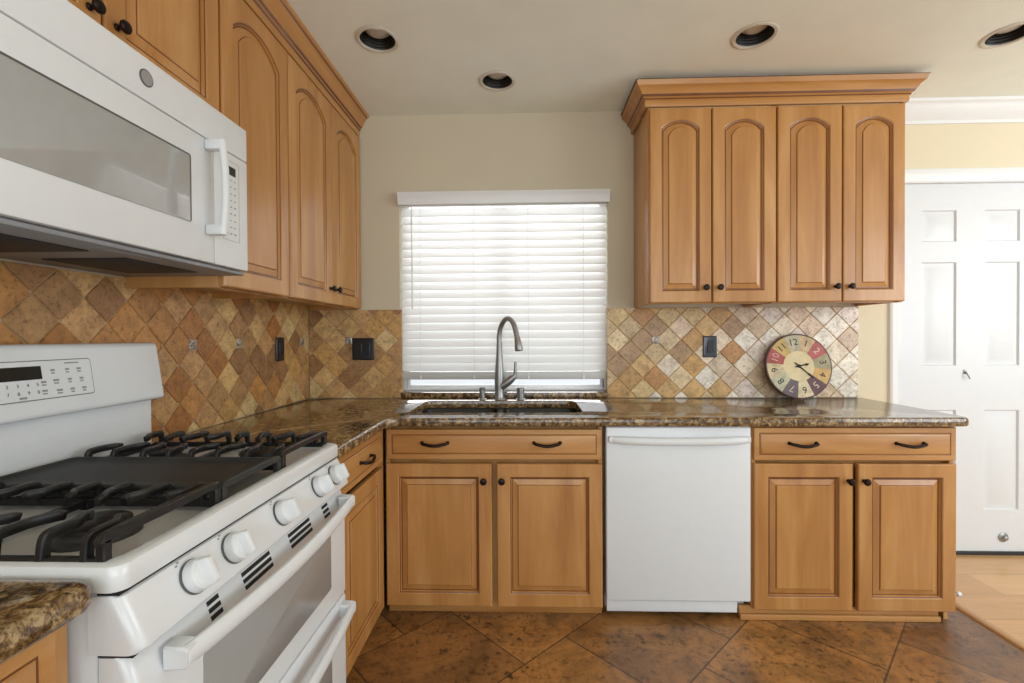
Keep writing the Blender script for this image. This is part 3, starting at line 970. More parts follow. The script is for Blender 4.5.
mb.tube([(0.012, -0.004, 0.072), (0.035, -0.008, 0.088), (0.062, -0.012, 0.108), (0.078, -0.014, 0.124)], [0.024, 0.023, 0.021, 0.017], 16)
mb.tube(smooth_path([(0.074, -0.013, 0.112), (0.084, -0.015, 0.135), (0.087, -0.016, 0.165), (0.088, -0.016, 0.205)], 4), [0.018] + [0.016, 0.0145, 0.013] + [0.0105] * 4 + [0.009] * 5, 12, sx=0.85, sy=0.85)
mb.build('lever_handle', M['steel'], fau)

for nm, x, lab, r, h in (('soap_dispenser', 0.985, 'short nickel cylinder left of the faucet, with a thin top', 0.0165, 0.066), ('air_gap', 1.192, 'plain stubby nickel cylinder cap right of the faucet', 0.021, 0.064)):
    t = thing(nm, lab, 'sink fitting', (x, -0.062, ZC))
    mb = MB(); mb.lathe([(r + 0.006, 0.0005), (r + 0.006, 0.004), (r, 0.006), (r, h * 0.55), (r * 0.96, h * 0.56)], (0, 0, 0), (0, 0, 1), 24); mb.build('base', M['steel'], t)
    mb = MB(); mb.lathe([(r * 0.9, h * 0.56), (r, h * 0.58), (r, h - 0.004), (r - 0.004, h)], (0, 0, 0), (0, 0, 1), 24)
    if nm == 'soap_dispenser':
        mb.tube([(0, 0, h - 0.008), (0.004, -0.014, h - 0.006), (0.012, -0.036, h - 0.008)], 0.006, 10)
    mb.build('cap', M['steel'], t)

# ------------------------------------------------------------------ window blind
bl = thing('window_blind', 'closed white slatted blind with valance in the sink window', 'window blind', (xm, 0.0, ZC))
bx0, bx1 = WX0 + 0.003, WX1 - 0.003
mb = MB()
NS, ztop_b, pitch = 20, 1.925, 0.0455
tilt = math.radians(65)
for i in range(NS):
    zc = ztop_b - 0.025 - i * pitch
    L = []
    for x in (bx0, bx1):
        ring = []
        for k in range(7):
            s = -0.0275 + 0.055 * k / 6
            crown_h = 0.0025 * (1 - (s / 0.0275) ** 2)
            ring.append((s, crown_h + 0.0012))
        for k in range(6, -1, -1):
            s = -0.0275 + 0.055 * k / 6
            ring.append((s, 0.0025 * (1 - (s / 0.0275) ** 2) - 0.0012))
        L.append([(x - xm, 0.036 + s * math.cos(tilt) - h * math.sin(tilt) * -1 * -1, zc + s * math.sin(tilt) + h * math.cos(tilt) - ZC) for s, h in ring])
    mb.loops(L, 0)
mb.build('slats', M['slat'], bl)
mb = MB(); mb.box(bx0 - xm, bx1 - xm, 0.012, 0.060, 1.931 - ZC, 1.975 - ZC, 0, 0.002); mb.build('head_rail', M['vinyl'], bl)
mb = MB()
vp = [(-0.052, 1.986), (-0.050, 1.993), (-0.0015, 1.993), (-0.0015, 1.987), (-0.034, 1.980), (-0.028, 1.928), (-0.033, 1.926), (-0.037, 1.930), (-0.040, 1.955), (-0.046, 1.975)]
mb.extr([(p[0], p[1] - ZC) for p in vp], 0.524 - xm, 1.680 - xm, 'x')
for x in (0.524, 1.675): mb.box(x - xm, x + 0.005 - xm, -0.028, -0.0015, 1.930 - ZC, 1.985 - ZC)
mb.build('valance', M['trim_white'], bl)
mb = MB(); mb.box(bx0 - xm, bx1 - xm, 0.014, 0.050, 0.963 - ZC, 1.006 - ZC, 0, 0.005); mb.build('bottom_rail', M['rail'], bl)
for x in (0.635, 0.935, 1.237, 1.542):
    mb = MB()
    for y in (0.0095, 0.0615): mb.tube([(x - xm, y, 0.985 - ZC), (x - xm, y, 1.93 - ZC)], 0.0012, 6)
    mb.box(x - 0.004 - xm, x + 0.004 - xm, 0.0088, 0.0098, 0.963 - ZC, 0.985 - ZC)
    mb.build('ladder_cord', M['vinyl'], bl)
mb = MB()
mb.tube([(0.592 - xm, -0.004, 1.94 - ZC), (0.592 - xm, -0.006, 1.90 - ZC), (0.594 - xm, -0.006, 1.36 - ZC)], [0.002, 0.004, 0.0045], 8)
mb.build('tilt_wand', M['vinyl'], bl)

# ------------------------------------------------------------------ outlets
def outlet(label, loc, rz, w, h, mat, gangs, paddle=False):
    t = thing('wall_outlet', label, 'outlet', loc, rz)
    mb = MB()
    L = [[(p[0], y, p[1]) for p in rrect(-w / 2 + d, w / 2 - d, -h / 2 + d, h / 2 - d, 0.006, 3)] for d, y in ((0, 0), (0, -0.004), (0.003, -0.0075), (0.006, -0.008))]
    mb.loops(L, 0); mb.build('cover_plate', mat, t)
    for g in range(gangs):
        cx = (g - (gangs - 1) / 2) * 0.046
        mb = MB()
        L = [[(p[0], y, p[1]) for p in rrect(cx - 0.0165 + d, cx + 0.0165 - d, -0.033 + d, 0.033 - d, 0.003, 3)] for d, y in ((0, -0.0081), (0, -0.0095), (0.0015, -0.011))]
        mb.loops(L, 0)
        r = mb.build('receptacle' if not paddle else 'rocker_switch', M['outlet_black'], t)
        if not paddle:
            for z in (-0.017, 0.017):
                for a, b in ((cx - 0.008, cx - 0.005), (cx + 0.005, cx + 0.008)):
                    mb = MB(); mb.box(a, b, -0.0116, -0.0109, z - 0.004, z + 0.004); mb.build('slot', M['slot'], r)
    return t


outlet('narrow black outlet on the left wall tiles', (0.0115, -0.325, 1.146), PI / 2, 0.072, 0.116, M['outlet_black'], 1)
outlet('square black double outlet on the tiles left of the window', (0.318, -0.0115, 1.137), 0, 0.122, 0.122, M['outlet_black'], 2)
outlet('glossy blue-black switch plate on the tiles right of the window', (2.222, -0.0115, 1.141), 0, 0.074, 0.116, M['outlet_slate'], 1, True)

# ------------------------------------------------------------------ recessed ceiling lights
def can_light(label, c):
    t = thing('recessed_light', label, 'ceiling light', (c[0], c[1], ZT), 0, 'recessed ceiling lights')
    mb = MB()
    mb.lathe([(0.073, 0.004), (0.073, -0.002), (0.0715, -0.003), (0.075, -0.0045), (0.079, -0.003), (0.081, -0.0045), (0.087, -0.0035), (0.090, -0.001)], seg=40, cap0=False, cap1=False)
    mb.lathe([(0.073, 0.004), (0.0735, 0.003)], seg=40, cap0=False, cap1=False)
    mb.build('trim_ring', M['can_ring'], t)
    mb = MB()
    pr = []
    for k in range(7):
        z = 0.001 + k * 0.012; r = 0.0715 - k * 0.0008
        pr += [(r, z), (r - 0.0025, z + 0.006), (r, z + 0.0115)]
    pr += [(0.066, 0.09), (0.062, 0.12), (0.02, 0.124), (0.0, 0.124)]
    mb.lathe(pr, seg=40, cap0=False, cap1=False); mb.build('baffle', M['baffle'], t)
    mb = MB()
    mb.lathe([(0.0, 0.022), (0.02, 0.0235), (0.040, 0.029), (0.053, 0.039), (0.056, 0.046), (0.050, 0.066), (0.03, 0.1), (0.02, 0.123)], seg=32, cap0=False, cap1=False)
    mb.build('lamp_bulb', M['lamp_face'], t)
    return t


for c, lab in zip(LIGHTS, ('recessed ceiling light nearest the left wall cabinets', 'recessed ceiling light over the sink window', 'recessed ceiling light in front of the right wall cabinets', 'recessed ceiling light cut by the right edge of the photo')):
    can_light(lab, c)

# ------------------------------------------------------------------ dishwasher
dw = thing('dishwasher', 'white built-in dishwasher with bowed bar handle', 'dishwasher', (XD0, 0, 0))
W = XD1 - XD0
mb = MB(); mb.box(0.006, W - 0.006, -0.56, -0.03, 0.03, 0.815, 0, 0.003); mb.build('tub_case', M['white_plastic'], dw)
mb = MB(); mb.box(0.004, W - 0.004, -0.620, -0.562, 0.088, 0.8205, 0, 0.006, 3); mb.build('door_panel', M['white_enamel'], dw)
mb = MB()
n = 18
pts = [(0.014 + (W - 0.028) * k / n, -0.628 - 0.026 * (1 - (2 * k / n - 1) ** 4) ** 1.0 * 0.9, 0.770 - 0.006 * (1 - (2 * k / n - 1) ** 2)) for k in range(n + 1)]
mb.tube(pts, [0.011] + [0.0135] * (n - 1) + [0.011], 14, sx=0.75, sy=1.15)
for x in (0.022, W - 0.022): mb.box(x - 0.011, x + 0.011, -0.640, -0.618, 0.757, 0.783, 0, 0.006)
mb.build('door_handle', M['white_plastic'], dw, merge=False)
mb = MB(); mb.box(0.008, W - 0.05, -0.598, -0.563, 0.03, 0.082, 0, 0.004); mb.build('toe_plate', M['white_plastic'], dw)
for x in (0.06, W - 0.06):
    mb = MB(); mb.lathe([(0.016, 0.0005), (0.016, 0.008), (0.008, 0.01), (0.008, 0.032)], (x, -0.5, 0), seg=14); mb.build('foot', M['rubber'], dw)

# ------------------------------------------------------------------ range (local x -> +Y along the wall, d = distance from the wall)
rg = thing('gas_range', 'white double-oven gas range with black grates', 'range', (0, RY0, 0), PI / 2)
W = RY1 - RY0


def dbox(mb, u0, u1, d0, d1, z0, z1, m=0, bev=0.0, seg=2):
    return mb.box(u0, u1, -d1, -d0, z0, z1, m, bev, seg)


def dextr(mb, poly, u0, u1, m=0, bev=0.0):
    return mb.extr([(-p[0], p[1]) for p in poly], u0, u1, 'x', m, bev)


mb = MB(); dbox(mb, 0.004, W - 0.004, 0.03, 0.625, 0.05, 0.846, 0, 0.004); mb.build('oven_body', M['white_enamel'], rg)
for u in (0.05, W - 0.05):
    for d in (0.08, 0.55):
        mb = MB(); mb.lathe([(0.018, 0.0005), (0.018, 0.01), (0.01, 0.012), (0.01, 0.052)], (u, -d, 0), seg=14); mb.build('foot', M['rubber'], rg)
# cooktop: rim with rounded front, deck sunk inside
mb = MB()
ZR = 0.887
oring = lambda d, r: rrect(d, W - d, -0.662 + d, -0.035 - d, r, 5)
L = [[(p[0], p[1], z) for p in oring(d, r)] for d, r, z in ((0.006, .02, 0.8475), (0.001, .02, 0.849), (0, .02, 0.853), (0, .02, ZR - 0.010), (0.003, .02, ZR - 0.003), (0.009, .02, ZR))]
irs = lambda d: rrect(0.018 + d, W - 0.018 - d, -0.634 + d, -0.092 - d, 0.03, 5)
L += [[(p[0], p[1], z) for p in irs(d)] for d, z in ((-0.003, ZR), (0.0, ZR - 0.001), (0.006, ZR - 0.013), (0.02, ZR - 0.017))]
mb.loops(L, [0, 0, 0, 0, 0, 0, 0, 1, 1, 1], True, True)
cook = mb.build('cooktop', [M['white_enamel'], M['deck']], rg)
ZDK = ZR - 0.017


def bar(mb, pts, w=0.0055, h=0.0065):
    mb.tube(pts, 1.0, m=0, sx=w, sy=h, square=True)


def grate(u0, u1, mirror):
    """cast-iron grate over two burners; fingers rise from both side rails"""
    mb = MB()
    d0, d1 = 0.112, 0.622
    zl, zh = ZDK + 0.014, ZDK + 0.049
    # low side rails and feet
    for u in (u0 + 0.007, u1 - 0.007):
        bar(mb, [(u, -d0, zl), (u, -d1, zl)], 0.0065, 0.007)
    for d in (d0 + 0.003, (d0 + d1) / 2):
        bar(mb, [(u0 + 0.007, -d, zl), (u1 - 0.007, -d, zl)], 0.0065, 0.007)
    # high front bar ending in posts
    bar(mb, smooth_path([(u0 + 0.008, -d1, ZDK + 0.0005), (u0 + 0.008, -d1, zh - 0.012), (u0 + 0.016, -d1, zh - 0.001), ((u0 + u1) / 2, -d1, zh), (u1 - 0.016, -d1, zh - 0.001), (u1 - 0.008, -d1, zh - 0.012), (u1 - 0.008, -d1, ZDK + 0.0005)], 4), 0.0075, 0.0075)
    for d in (d0 + 0.006, (d0 + d1) / 2):
        for u in (u0 + 0.008, u1 - 0.008):
            mb.box(u - 0.008, u + 0.008, -d - 0.008, -d + 0.008, ZDK + 0.0005, zl, 0, 0.002)
    uc = (u0 + u1) / 2
    for b in (0.235, 0.497):
        for side in (-1, 1):
            ur = u0 + 0.007 if side < 0 else u1 - 0.007
            for k, dd in enumerate((-0.105, -0.04, 0.035, 0.10)):
                d = b + dd
                tgt = 0.030 if k in (1, 2) else 0.040
                de = b + dd * (0.62 if k in (1, 2) else 0.86)
                ue = uc + side * tgt
                bar(mb, smooth_path([(ur, -d, zl), (ur - side * 0.004, -d, zh - 0.006), (ur - side * 0.014, -d, zh), (ur - side * 0.05, -(d * 0.9 + de * 0.1), zh), (ue + side * 0.012, -de, zh), (ue, -de, zh - 0.003)], 4), 0.0054, 0.0078)
    return mb.build('burner_grate', M['iron'], rg, merge=False)


gl_ = grate(0.012, 0.266, 1)
gr_ = grate(0.498, 0.753, -1)
for u in (0.139, 0.6255):
    for d, r in ((0.235, 0.036), (0.497, 0.046)):
        mb = MB(); mb.lathe([(r + 0.018, 0.0005), (r + 0.016, 0.006), (r + 0.004, 0.009), (r, 0.016), (r - 0.004, 0.018)], (u, -d, ZDK), seg=28)
        b = mb.build('burner', M['griddle'], rg)
        mb = MB(); mb.lathe([(r - 0.002, 0.0182), (r + 0.004, 0.019), (r + 0.004, 0.024), (r, 0.0268), (0.004, 0.028)], (u, -d, ZDK), seg=28)
        mb.build('burner_cap', M['iron'], b)
# griddle over the centre burner
mb = MB()
zg = ZDK + 0.028
gr = lambda d: rrect(0.272 + d, 0.492 - d, -0.612 + d, -0.112 - d, 0.014, 4)
L = [[(p[0], p[1], z) for p in gr(d)] for d, z in ((0.012, zg - 0.006), (0.002, zg), (0, zg + 0.012), (0.002, zg + 0.0145), (0.007, zg + 0.0145), (0.010, zg + 0.010), (0.016, zg + 0.0075), (0.05, zg + 0.007))]
mb.loops(L, 0)
bar(mb, smooth_path([(0.280, -0.622, ZDK + 0.0005), (0.280, -0.622, zg + 0.004), (0.290, -0.622, zg + 0.013), (0.382, -0.622, zg + 0.014), (0.474, -0.622, zg + 0.013), (0.484, -0.622, zg + 0.004), (0.484, -0.622, ZDK + 0.0005)], 4), 0.0075, 0.0075)
for u in (0.285, 0.479): mb.box(u - 0.008, u + 0.008, -0.135, -0.115, ZDK + 0.0005, zg + 0.001)
mb.build('griddle', M['griddle'], rg, merge=False)

# backguard with overhanging console
mb = MB()
dextr(mb, [(0.014, 0.848), (0.084, 0.848), (0.084, 1.020), (0.014, 1.020)], 0.002, W - 0.002, 0, 0.003)
bg = mb.build('backguard', M['white_enamel'], rg)
cons = [(0.014, 1.0205), (0.114, 1.0205), (0.121, 1.0245), (0.122, 1.032), (0.101, 1.178), (0.097, 1.186), (0.089, 1.190), (0.030, 1.190), (0.014, 1.183)]
mb = MB(); dextr(mb, cons, 0.0, W, 0, 0.0025)
console = mb.build('control_console', M['white_enamel'], rg)


def on_console(u0, u1, t0, t1, h):   # t: 0 bottom of slope, 1 top
    a, b = Vector((0.1180, 1.060)), Vector((0.1036, 1.160))
    nrm = Vector((b.y - a.y, -(b.x - a.x))).normalized()
    def P(u, t, hh):
        q = a + (b - a) * t + nrm * hh
        return (u, -q.x, q.y)
    return P


Pc = on_console(0, 0, 0, 0, 0)


def pad(mb, u0, u1, t0, t1, h0, h1, m=0, r=0.0):
    k = 0.1015
    u0 -= 0.012; u1 -= 0.012
    if r: pl = [(u, t / k) for u, t in rrect(u0, u1, t0 * k, t1 * k, r, 4)]
    else: pl = [(u0, t0), (u1, t0), (u1, t1), (u0, t1)]
    mb.loops([[Pc(u, t, h) for u, t in pl] for h in (h0, h1)], m)
    return mb


mb = MB(); pad(mb, 0.212, 0.553, 0.03, 0.93, 0.0, 0.0010, 0, 0.008); pnl = mb.build('key_panel_border', M['dark_edge'], console)
mb = MB(); pad(mb, 0.214, 0.551, 0.05, 0.91, 0.0005, 0.0018, 0, 0.007); mb.build('key_panel', M['white_plastic'], console)
mb = MB(); pad(mb, 0.325, 0.428, 0.50, 0.80, 0.0012, 0.0026); mb.build('clock_display', M['display'], console)
def mark(u0, u1, t0, t1):
    mb = MB(); pad(mb, u0, u1, t0, t1, 0.0016, 0.0021); mb.build('key_marking', M['grey_print'], console)
for u, t, w_ in ((0.449, 0.66, .010), (0.484, 0.66, .010), (0.513, 0.66, .011), (0.452, 0.42, .014), (0.487, 0.42, .010), (0.517, 0.42, .010), (0.424, 0.40, .012), (0.424, 0.2, .012), (0.457, 0.18, .014), (0.490, 0.18, .011), (0.520, 0.18, .011), (0.374, 0.085, .016)):
    mark(u, u + w_, t, t + 0.05); mark(u + 0.001, u + w_ - 0.001, t - 0.06, t - 0.025)
mark(0.484, 0.520, 0.82, 0.85)


def text_mesh(s, size, depth=0.0004):
    cu = bpy.data.curves.new('lettering', 'FONT')
    cu.body = s; cu.size = size; cu.align_x = 'CENTER'; cu.align_y = 'CENTER'; cu.extrude = depth
    o = bpy.data.objects.new('lettering', cu); COL.objects.link(o)
    dg = bpy.context.evaluated_depsgraph_get()
    me = bpy.data.meshes.new_from_object(o.evaluated_get(dg))
    bpy.data.objects.remove(o); bpy.data.curves.remove(cu)
    return me


def text_obj(name, s, size, mat, parent, mtx, depth=0.0004):
    me = text_mesh(s, size, depth)
    me.transform(mtx)
    me.materials.clear(); me.materials.append(mat)
    o = bpy.data.objects.new(name, me); COL.objects.link(o); o.parent = parent
    return o


a_ = math.atan2(0.0144, 0.1)
for i, s in enumerate('1234567890'):
    u = 0.320 + 0.021 * (i % 5); t = 0.38 if i < 5 else 0.21
    p = Pc(u, t, 0.002)
    text_obj('digit', s, 0.011, M['dark_print'], console, Matrix.Translation(p) @ Matrix.Rotation(PI / 2 - a_, 4, 'X'))

# front control panel
def rextr(mb, poly, u0, u1, r, m=0):
    """profile (d, z) swept along u, its front rounded in towards both ends"""
    us = [(r * (1 - math.cos(PI / 2 * k / 6))) for k in range(7)]
    secs = [(u0 + a, r - math.sqrt(max(0, r * r - (r - a) ** 2))) for a in us]
    secs += [(u1 - a, q) for a, q in [(a, r - math.sqrt(max(0, r * r - (r - a) ** 2))) for a in us][::-1]]
    dmin = min(p[0] for p in poly)
    mb.loops([[(u, -max(dmin + 0.0005 * 0, d - q if d > dmin + 0.01 else d), z) for d, z in poly] for u, q in secs], m)
    return mb


mb = MB()
cp_ = [(0.615, 0.8440), (0.653, 0.8440), (0.660, 0.841), (0.690, 0.776), (0.690, 0.768), (0.684, 0.762), (0.615, 0.762)]
rextr(mb, cp_, 0.001, W - 0.001, 0.016)
fp = mb.build('front_panel', M['white_enamel'], rg)
mb = MB(); dbox(mb, 0.004, W - 0.004, 0.626, 0.6575, 0.8443, 0.8472); mb.build('seam_shade', M['slot'], rg)  # dark strips added in the gaps to paint their shade
mb = MB(); dbox(mb, 0.004, W - 0.004, 0.626, 0.676, 0.7575, 0.7618); mb.build('seam_shade', M['slot'], rg)
kn = Vector((0, -0.066, 0.030)).normalized()          # panel normal
kt = Vector((0, -0.030, -0.066)).normalized()
kmid = Vector((0, -0.675, 0.809))
for u in (0.125, 0.228, 0.402, 0.585, 0.688):
    c = Vector((u, kmid.y, kmid.z)) + kn * 0.0004
    mb = MB(); mb.lathe([(0.0285, 0.0), (0.0285, 0.003)], c, kn, 32); ring = mb.build('knob_shadow_ring', M['dark_edge'], fp)  # dark ring paints the shadow in the gap behind each knob
    mb = MB()
    mb.lathe([(0.0265, 0.003), (0.0275, 0.005), (0.0255, 0.019), (0.0225, 0.0215), (0.0215, 0.021), (0.020, 0.0225), (0.018, 0.023)], c, kn, 32)
    # wedge grip across the dial
    ex = Vector((1, 0, 0)); L = []
    for h, wx, wt in ((0.020, 0.0085, 0.0225), (0.034, 0.0078, 0.0215), (0.0385, 0.0062, 0.0195), (0.0395, 0.0040, 0.0170)):
        L.append([c + kn * h + ex * a * wx + kt * b * wt for a, b in ((-1, -.8), (-.7, -1), (.7, -1), (1, -.8), (1, .8), (.7, 1), (-.7, 1), (-1, .8))])
    mb.loops(L, 0)
    mb.build('control_knob', M['white_plastic'], rg, merge=False)
for u in (0.125, 0.228, 0.402, 0.585, 0.688):
    mb = MB()
    c = Vector((u - 0.022, kmid.y, kmid.z)) - kt * 0.030
    for k in range(2):
        q = c - kt * 0.004 * k + ex * 0.005 * k
        L = [[q + kn * h + ex * a * 0.0022 + kt * b * 0.0014 for a, b in ((-1, -1), (1, -1), (1, 1), (-1, 1))] for h in (0.0, 0.0007)]
        mb.loops(L, 0)
    mb.build('burner_marking', M['grey_print'], fp, merge=False)


def oven_handle(name, z, parent):
    mb = MB()
    n = 20
    pts = []
    for k in range(n + 1):
        s = 2 * k / n - 1
        pts.append((0.058 + (W - 0.092) * k / n, -(0.708 + 0.020 * (1 - s * s)), z - 0.004 * (1 - s * s)))
    mb.tube(pts, 1.0, square=False, seg=14, sx=0.0105, sy=0.0175)
    for s, u in ((1, 0.068), (-1, W - 0.044)):
        mb.loops([[(u + a * 0.016, -d, z + b * hh) for a, b in ((-1, -.8), (-.8, -1), (.8, -1), (1, -.8), (1, .8), (.8, 1), (-.8, 1), (-1, .8))] for d, hh in ((0.6805, 0.0185), (0.695, 0.0175), (0.712, 0.0165), (0.717, 0.013))], 0)
    return mb.build(name, M['white_plastic'], parent, merge=False)


# upper oven door
mb = MB()
rextr(mb, [(0.628, 0.446), (0.676, 0.446), (0.680, 0.450), (0.680, 0.708), (0.666, 0.752), (0.660, 0.757), (0.628, 0.757)][::1], 0.003, W - 0.003, 0.014)
od = mb.build('upper_oven_door', M['white_enamel'], rg)
mb = MB()
L = [[(p[0], -y, p[1]) for p in rrect(0.138 + d, W - 0.115 - d, 0.505 + d, 0.672 - d, 0.008, 4)] for d, y in ((0, 0.6795), (0, 0.6808), (0.001, 0.6815))]
mb.loops(L, 0); mb.build('door_window', M['oven_glass'], od)
oven_handle('door_handle', 0.722, od)
va, vb = Vector((0.6802, 0.7080)), Vector((0.6665, 0.7510))
vn = Vector((vb.y - va.y, -(vb.x - va.x))).normalized()
for u0, u1 in ((0.163, 0.193), (0.262, 0.360), (0.440, 0.545), (0.618, 0.652)):
    mb = MB()
    for t in (0.18, 0.47, 0.76):
        pl = []
        for u, tt in ((u0, t - 0.085), (u1, t - 0.085), (u1, t + 0.085), (u0, t + 0.085)):
            q = va + (vb - va) * tt; pl.append((u, q))
        mb.loops([[(u, -(q + vn * h).x, (q + vn * h).y) for u, q in pl] for h in (-0.0005, 0.0009)], 0)
    mb.build('vent_slots', M['slot'], od, merge=False)
# lower oven door
mb = MB()
rextr(mb, [(0.628, 0.07), (0.676, 0.07), (0.680, 0.074), (0.680, 0.430), (0.676, 0.4385), (0.668, 0.4405), (0.628, 0.4405)], 0.003, W - 0.003, 0.014)
ld = mb.build('lower_oven_door', M['white_enamel'], rg)
mb = MB()
L = [[(p[0], -y, p[1]) for p in rrect(0.115 + d, W - 0.115 - d, 0.16 + d, 0.35 - d, 0.008, 4)] for d, y in ((0, 0.6795), (0, 0.6808), (0.001, 0.6815))]
mb.loops(L, 0); mb.build('door_window', M['oven_glass'], ld)
oven_handle('door_handle', 0.408, ld)

# ------------------------------------------------------------------ microwave
mw = thing('microwave_oven', 'white over-the-range microwave hung above the gas range', 'microwave', (0, RY0, 1.395), PI / 2)
ZM = 1.395
def z_(v): return v - ZM
DF = 0.388
mb = MB(); dbox(mb, 0.003, W - 0.003, 0.012, 0.350, z_(1.400), z_(1.824), 0, 0.003); mb.build('microwave_case', M['white_enamel'], mw)
mb = MB(); dbox(mb, 0.004, W - 0.004, 0.012, 0.378, z_(1.389), z_(1.3995), 0, 0.003)
under = mb.build('underside_plate', M['micro_under'], mw)
for u in (0.10, 0.43):
    mb = MB(); dbox(mb, u, u + 0.24, 0.10, 0.30, z_(1.3865), z_(1.3895), 0, 0.001); mb.build('grease_filter', M['filter'], under)
mb = MB(); dbox(mb, 0.30, 0.46, 0.315, 0.355, z_(1.387), z_(1.3895), 0, 0.001); mb.build('task_light_lens', M['micro_under'], under)
mb = MB(); dbox(mb, 0.001, W - 0.001, 0.351, DF, z_(1.728), z_(1.8235), 0, 0.004); top = mb.build('vent_fascia', M['white_plastic'], mw)
mb = MB(); mb.lathe([(0.0185, 0), (0.0185, 0.0016), (0.0165, 0.0022)], (0.390, -DF, z_(1.777)), (0, -1, 0), 28); bd = mb.build('badge', M['dark_edge'], top)
mb = MB(); mb.lathe([(0.0155, 0.0022), (0.0155, 0.0026)], (0.390, -DF, z_(1.777)), (0, -1, 0), 28); mb.build('badge_disc', M['grey_print'], bd)
mb = MB(); dbox(mb, 0.001, 0.612, 0.351, DF, z_(1.402), z_(1.7255), 0, 0.004); md = mb.build('microwave_door', M['white_plastic'], mw)
mb = MB()
for d, y0, m in ((0, 0.0002, 0),):
    L = [[(p[0], -(DF + y), p[1]) for p in rrect(0.055 + d, 0.526 - d, z_(1.492) + d, z_(1.662) - d, 0.008, 4)] for d, y in ((0, -0.001), (0, 0.0008))]
    mb.loops(L, 0)
wf = mb.build('window_border', M['dark_edge'], md)
mb = MB()
L = [[(p[0], -(DF + y), p[1]) for p in rrect(0.059 + d, 0.520 - d, z_(1.492) + d, z_(1.657) - d, 0.006, 4)] for d, y in ((0, 0), (0, 0.0014), (0.0008, 0.0018))]
mb.loops(L, 0); mb.build('door_glass', M['micro_glass'], md)
mb = MB()
n = 16
pts = [(0.585, -(DF + 0.042 + 0.008 * math.sin(PI * k / n)), z_(1.474 + 0.246 * k / n)) for k in range(n + 1)]
mb.tube(pts, 1.0, seg=14, sx=0.0085, sy=0.011, up=(1, 0, 0))
for z in (1.486, 1.708):
    mb.box(0.573, 0.597, -(DF + 0.047), -(DF + 0.0002), z_(z - 0.014), z_(z + 0.014), 0, 0.006)
mb.build('door_handle', M['white_plastic'], md, merge=False)
mb = MB(); dbox(mb, 0.6145, W - 0.001, 0.351, DF, z_(1.402), z_(1.7255), 0, 0.004); mc = mb.build('control_panel', M['white_plastic'], mw)
mb = MB()
frame_bars(mb, 0.648, 0.722, z_(1.478), z_(1.704), 0.0012, -(DF + 0.0006), -(DF - 0.001))
mb.build('panel_outline', M['grey_print'], mc, merge=False)
mb = MB(); dbox(mb, 0.672, 0.706, DF - 0.001, DF + 0.0008, z_(1.664), z_(1.688)); mb.build('clock_display', M['display'], mc)
rm = random.Random(3)
for i in range(9):
    for j in range(3):
        u = 0.662 + j * 0.018; z = 1.648 - i * 0.019
        mb = MB(); dbox(mb, u, u + rm.uniform(0.006, 0.010), DF - 0.0005, DF + 0.0005, z_(z), z_(z + rm.uniform(0.002, 0.004)))
        mb.build('key_marking', M['grey_print'], mc)

# ------------------------------------------------------------------ clock leaning on the tiles
RC = 0.1735
ck = thing('round_clock', 'round vintage clock with coloured wedges leaning on the tiles', 'clock', (2.668, -0.072, ZC + 0.0006))
ck.rotation_euler = (math.radians(-8.5), 0, 0)
spin = Matrix.Translation((0, 0, RC)) @ Matrix.Rotation(math.radians(-9), 4, 'Y')


def cpt(r, a, y):     # a clockwise from 12
    return spin @ Vector((r * math.sin(a), y, r * math.cos(a)))


mb = MB()
NC = 72
prof = [(0.2, 0.0), (RC - 0.004, 0.0), (RC, -0.004), (RC, -0.016), (RC - 0.002, -0.0185), (RC - 0.006, -0.019), (RC - 0.007, -0.0175)]
prof[0] = (0.001, 0.0)
mb.loops([[cpt(r, 2 * PI * k / NC, y) for k in range(NC)] for r, y in prof] + [[cpt(0.001, 2 * PI * k / NC, -0.0175) for k in range(NC)]], 0)
mb.build('clock_rim', plain('dark_plum_edge', srgb(92, 66, 66), 0.5, noise=0.15), ck)
wedge = {12: (196, 188, 160), 1: (214, 184, 142), 2: (186, 96, 92), 3: (172, 162, 126), 4: (212, 172, 104), 5: (104, 66, 70), 6: (224, 206, 168), 7: (108, 92, 96), 8: (194, 190, 158), 9: (220, 200, 158), 10: (180, 82, 76), 11: (206, 176, 104)}
fm = []
for hnum in range(12):
    c = wedge[hnum or 12]
    N = NT('aged_paint_%d' % (hnum or 12), 0.55, 0, srgb(*c))
    nz = N.noise(28, 5, 0.65, 0.8, N.coords((1, 1, 1), False))
    rp = N.ramp([(0.3, srgb(*[v * 0.82 for v in c])), (0.55, srgb(*c)), (0.8, srgb(*[min(255, v * 1.08) for v in c]))], nz)
    N.l(rp, 0, N.b, 'Base Color'); fm.append(N.mat)
fm.append(plain('aged_cream_paint', srgb(222, 204, 160), 0.55, noise=0.1, scale=25))
mb = MB()
ri, ro = RC * 0.46, RC - 0.0075
yf = -0.0183
for hn in range(12):
    a0 = (hn - 0.5) * PI / 6
    for k in range(6):
        aa, ab = a0 + k * PI / 36 + 0.0, a0 + (k + 1) * PI / 36
        f = mb.bm.faces.new([mb.bm.verts.new(cpt(r, a, yf)) for r, a in ((ri, aa), (ri, ab), (ro, ab), (ro, aa))]); f.material_index = hn
f = mb.bm.faces.new([mb.bm.verts.new(cpt(ri, 2 * PI * k / 72 , yf)) for k in range(72)]); f.material_index = 12
face = mb.build('clock_face', fm, ck, smooth=0)
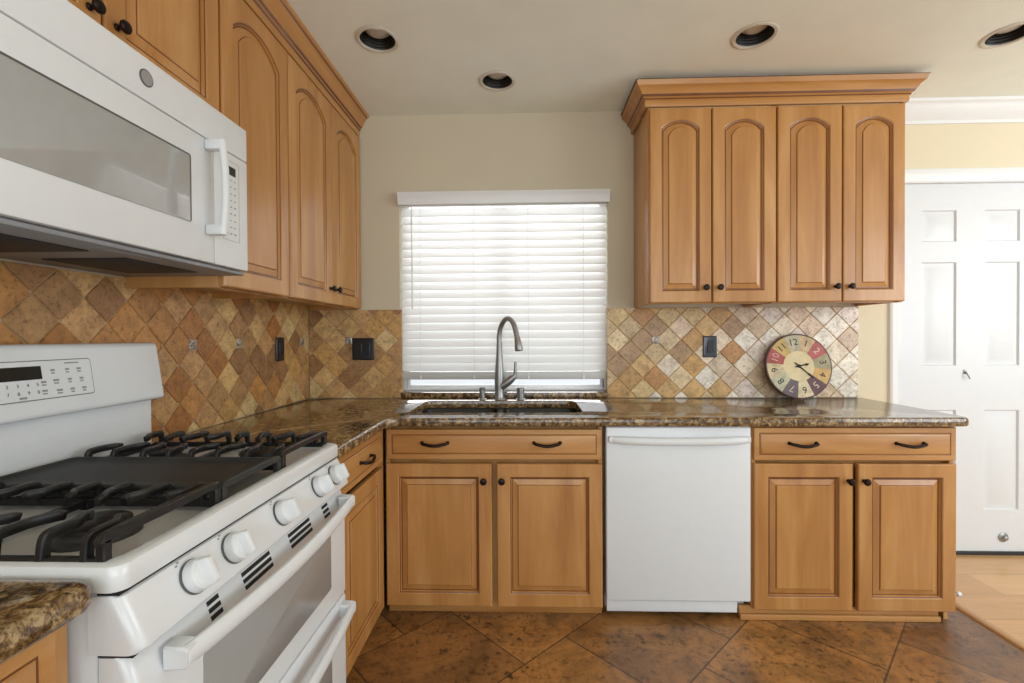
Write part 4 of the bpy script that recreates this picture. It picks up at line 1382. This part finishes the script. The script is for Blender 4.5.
for hn in range(1, 13):
    a = hn * PI / 6
    dark = hn in (5, 7, 2, 10)
    rr = (ri + ro) / 2 + 0.004
    p = cpt(rr, a, yf - 0.0006)
    rot = Matrix.Rotation(math.radians(-9), 4, 'Y') @ Matrix.Rotation(a, 4, 'Y') @ Matrix.Rotation(PI / 2, 4, 'X')
    text_obj('numeral', str(hn), 0.05, plain('numeral_ink_%d' % hn, srgb(206, 190, 170) if dark else srgb(52, 44, 40), 0.6, noise=0.2), face, Matrix.Translation(p) @ rot, 0.0003)


def hand(name, a, ln, w, tail):
    mb = MB()
    ca, sa = math.cos(a), math.sin(a)
    pts = [(-tail, w * 0.7), (0, w), (ln * 0.55, w * 0.6), (ln * 0.7, w * 1.7), (ln * 0.82, w * 0.8), (ln, 0.0004)]
    out = [(r, s) for r, s in pts] + [(r, -s) for r, s in pts[::-1]]
    L = []
    for y in (yf - 0.003, yf - 0.0045):
        L.append([spin @ Vector((r * sa + s * ca, y, r * ca - s * sa)) for r, s in out])
    mb.loops(L, 0)
    return mb.build(name, M['slot'], ck)


hand('hour_hand', math.radians(78 + 9), 0.056, 0.0045, 0.02)
hand('minute_hand', math.radians(141 + 0), 0.098, 0.0035, 0.028)
mb = MB(); mb.lathe([(0.009, 0.0002), (0.009, 0.006), (0.004, 0.0075)], cpt(0, 0, yf), (0, -1, 0), 16); mb.build('hand_hub', M['slot'], ck)

# small spring stop on the cabinet end by the floor strip
ds = thing('door_stop', 'small white-tipped door stop low on the end of the right cabinet', 'door stop', (XE1 - 0.0005, -0.56, 0.1))
mb = MB(); mb.lathe([(0.011, 0.0002), (0.011, 0.004), (0.006, 0.007)], (0, 0, 0), (1, 0, 0), 14)
for k in range(10): mb.lathe([(0.005, 0.007 + k * 0.004), (0.0062, 0.009 + k * 0.004), (0.005, 0.011 + k * 0.004)], (0, 0, 0), (1, 0, 0), 12)
mb.build('spring', M['chrome'], ds, merge=False)
mb = MB(); mb.lathe([(0.006, 0.047), (0.0095, 0.049), (0.0095, 0.062), (0.006, 0.065)], (0, 0, 0), (1, 0, 0), 14); mb.build('rubber_tip', M['white_plastic'], ds)
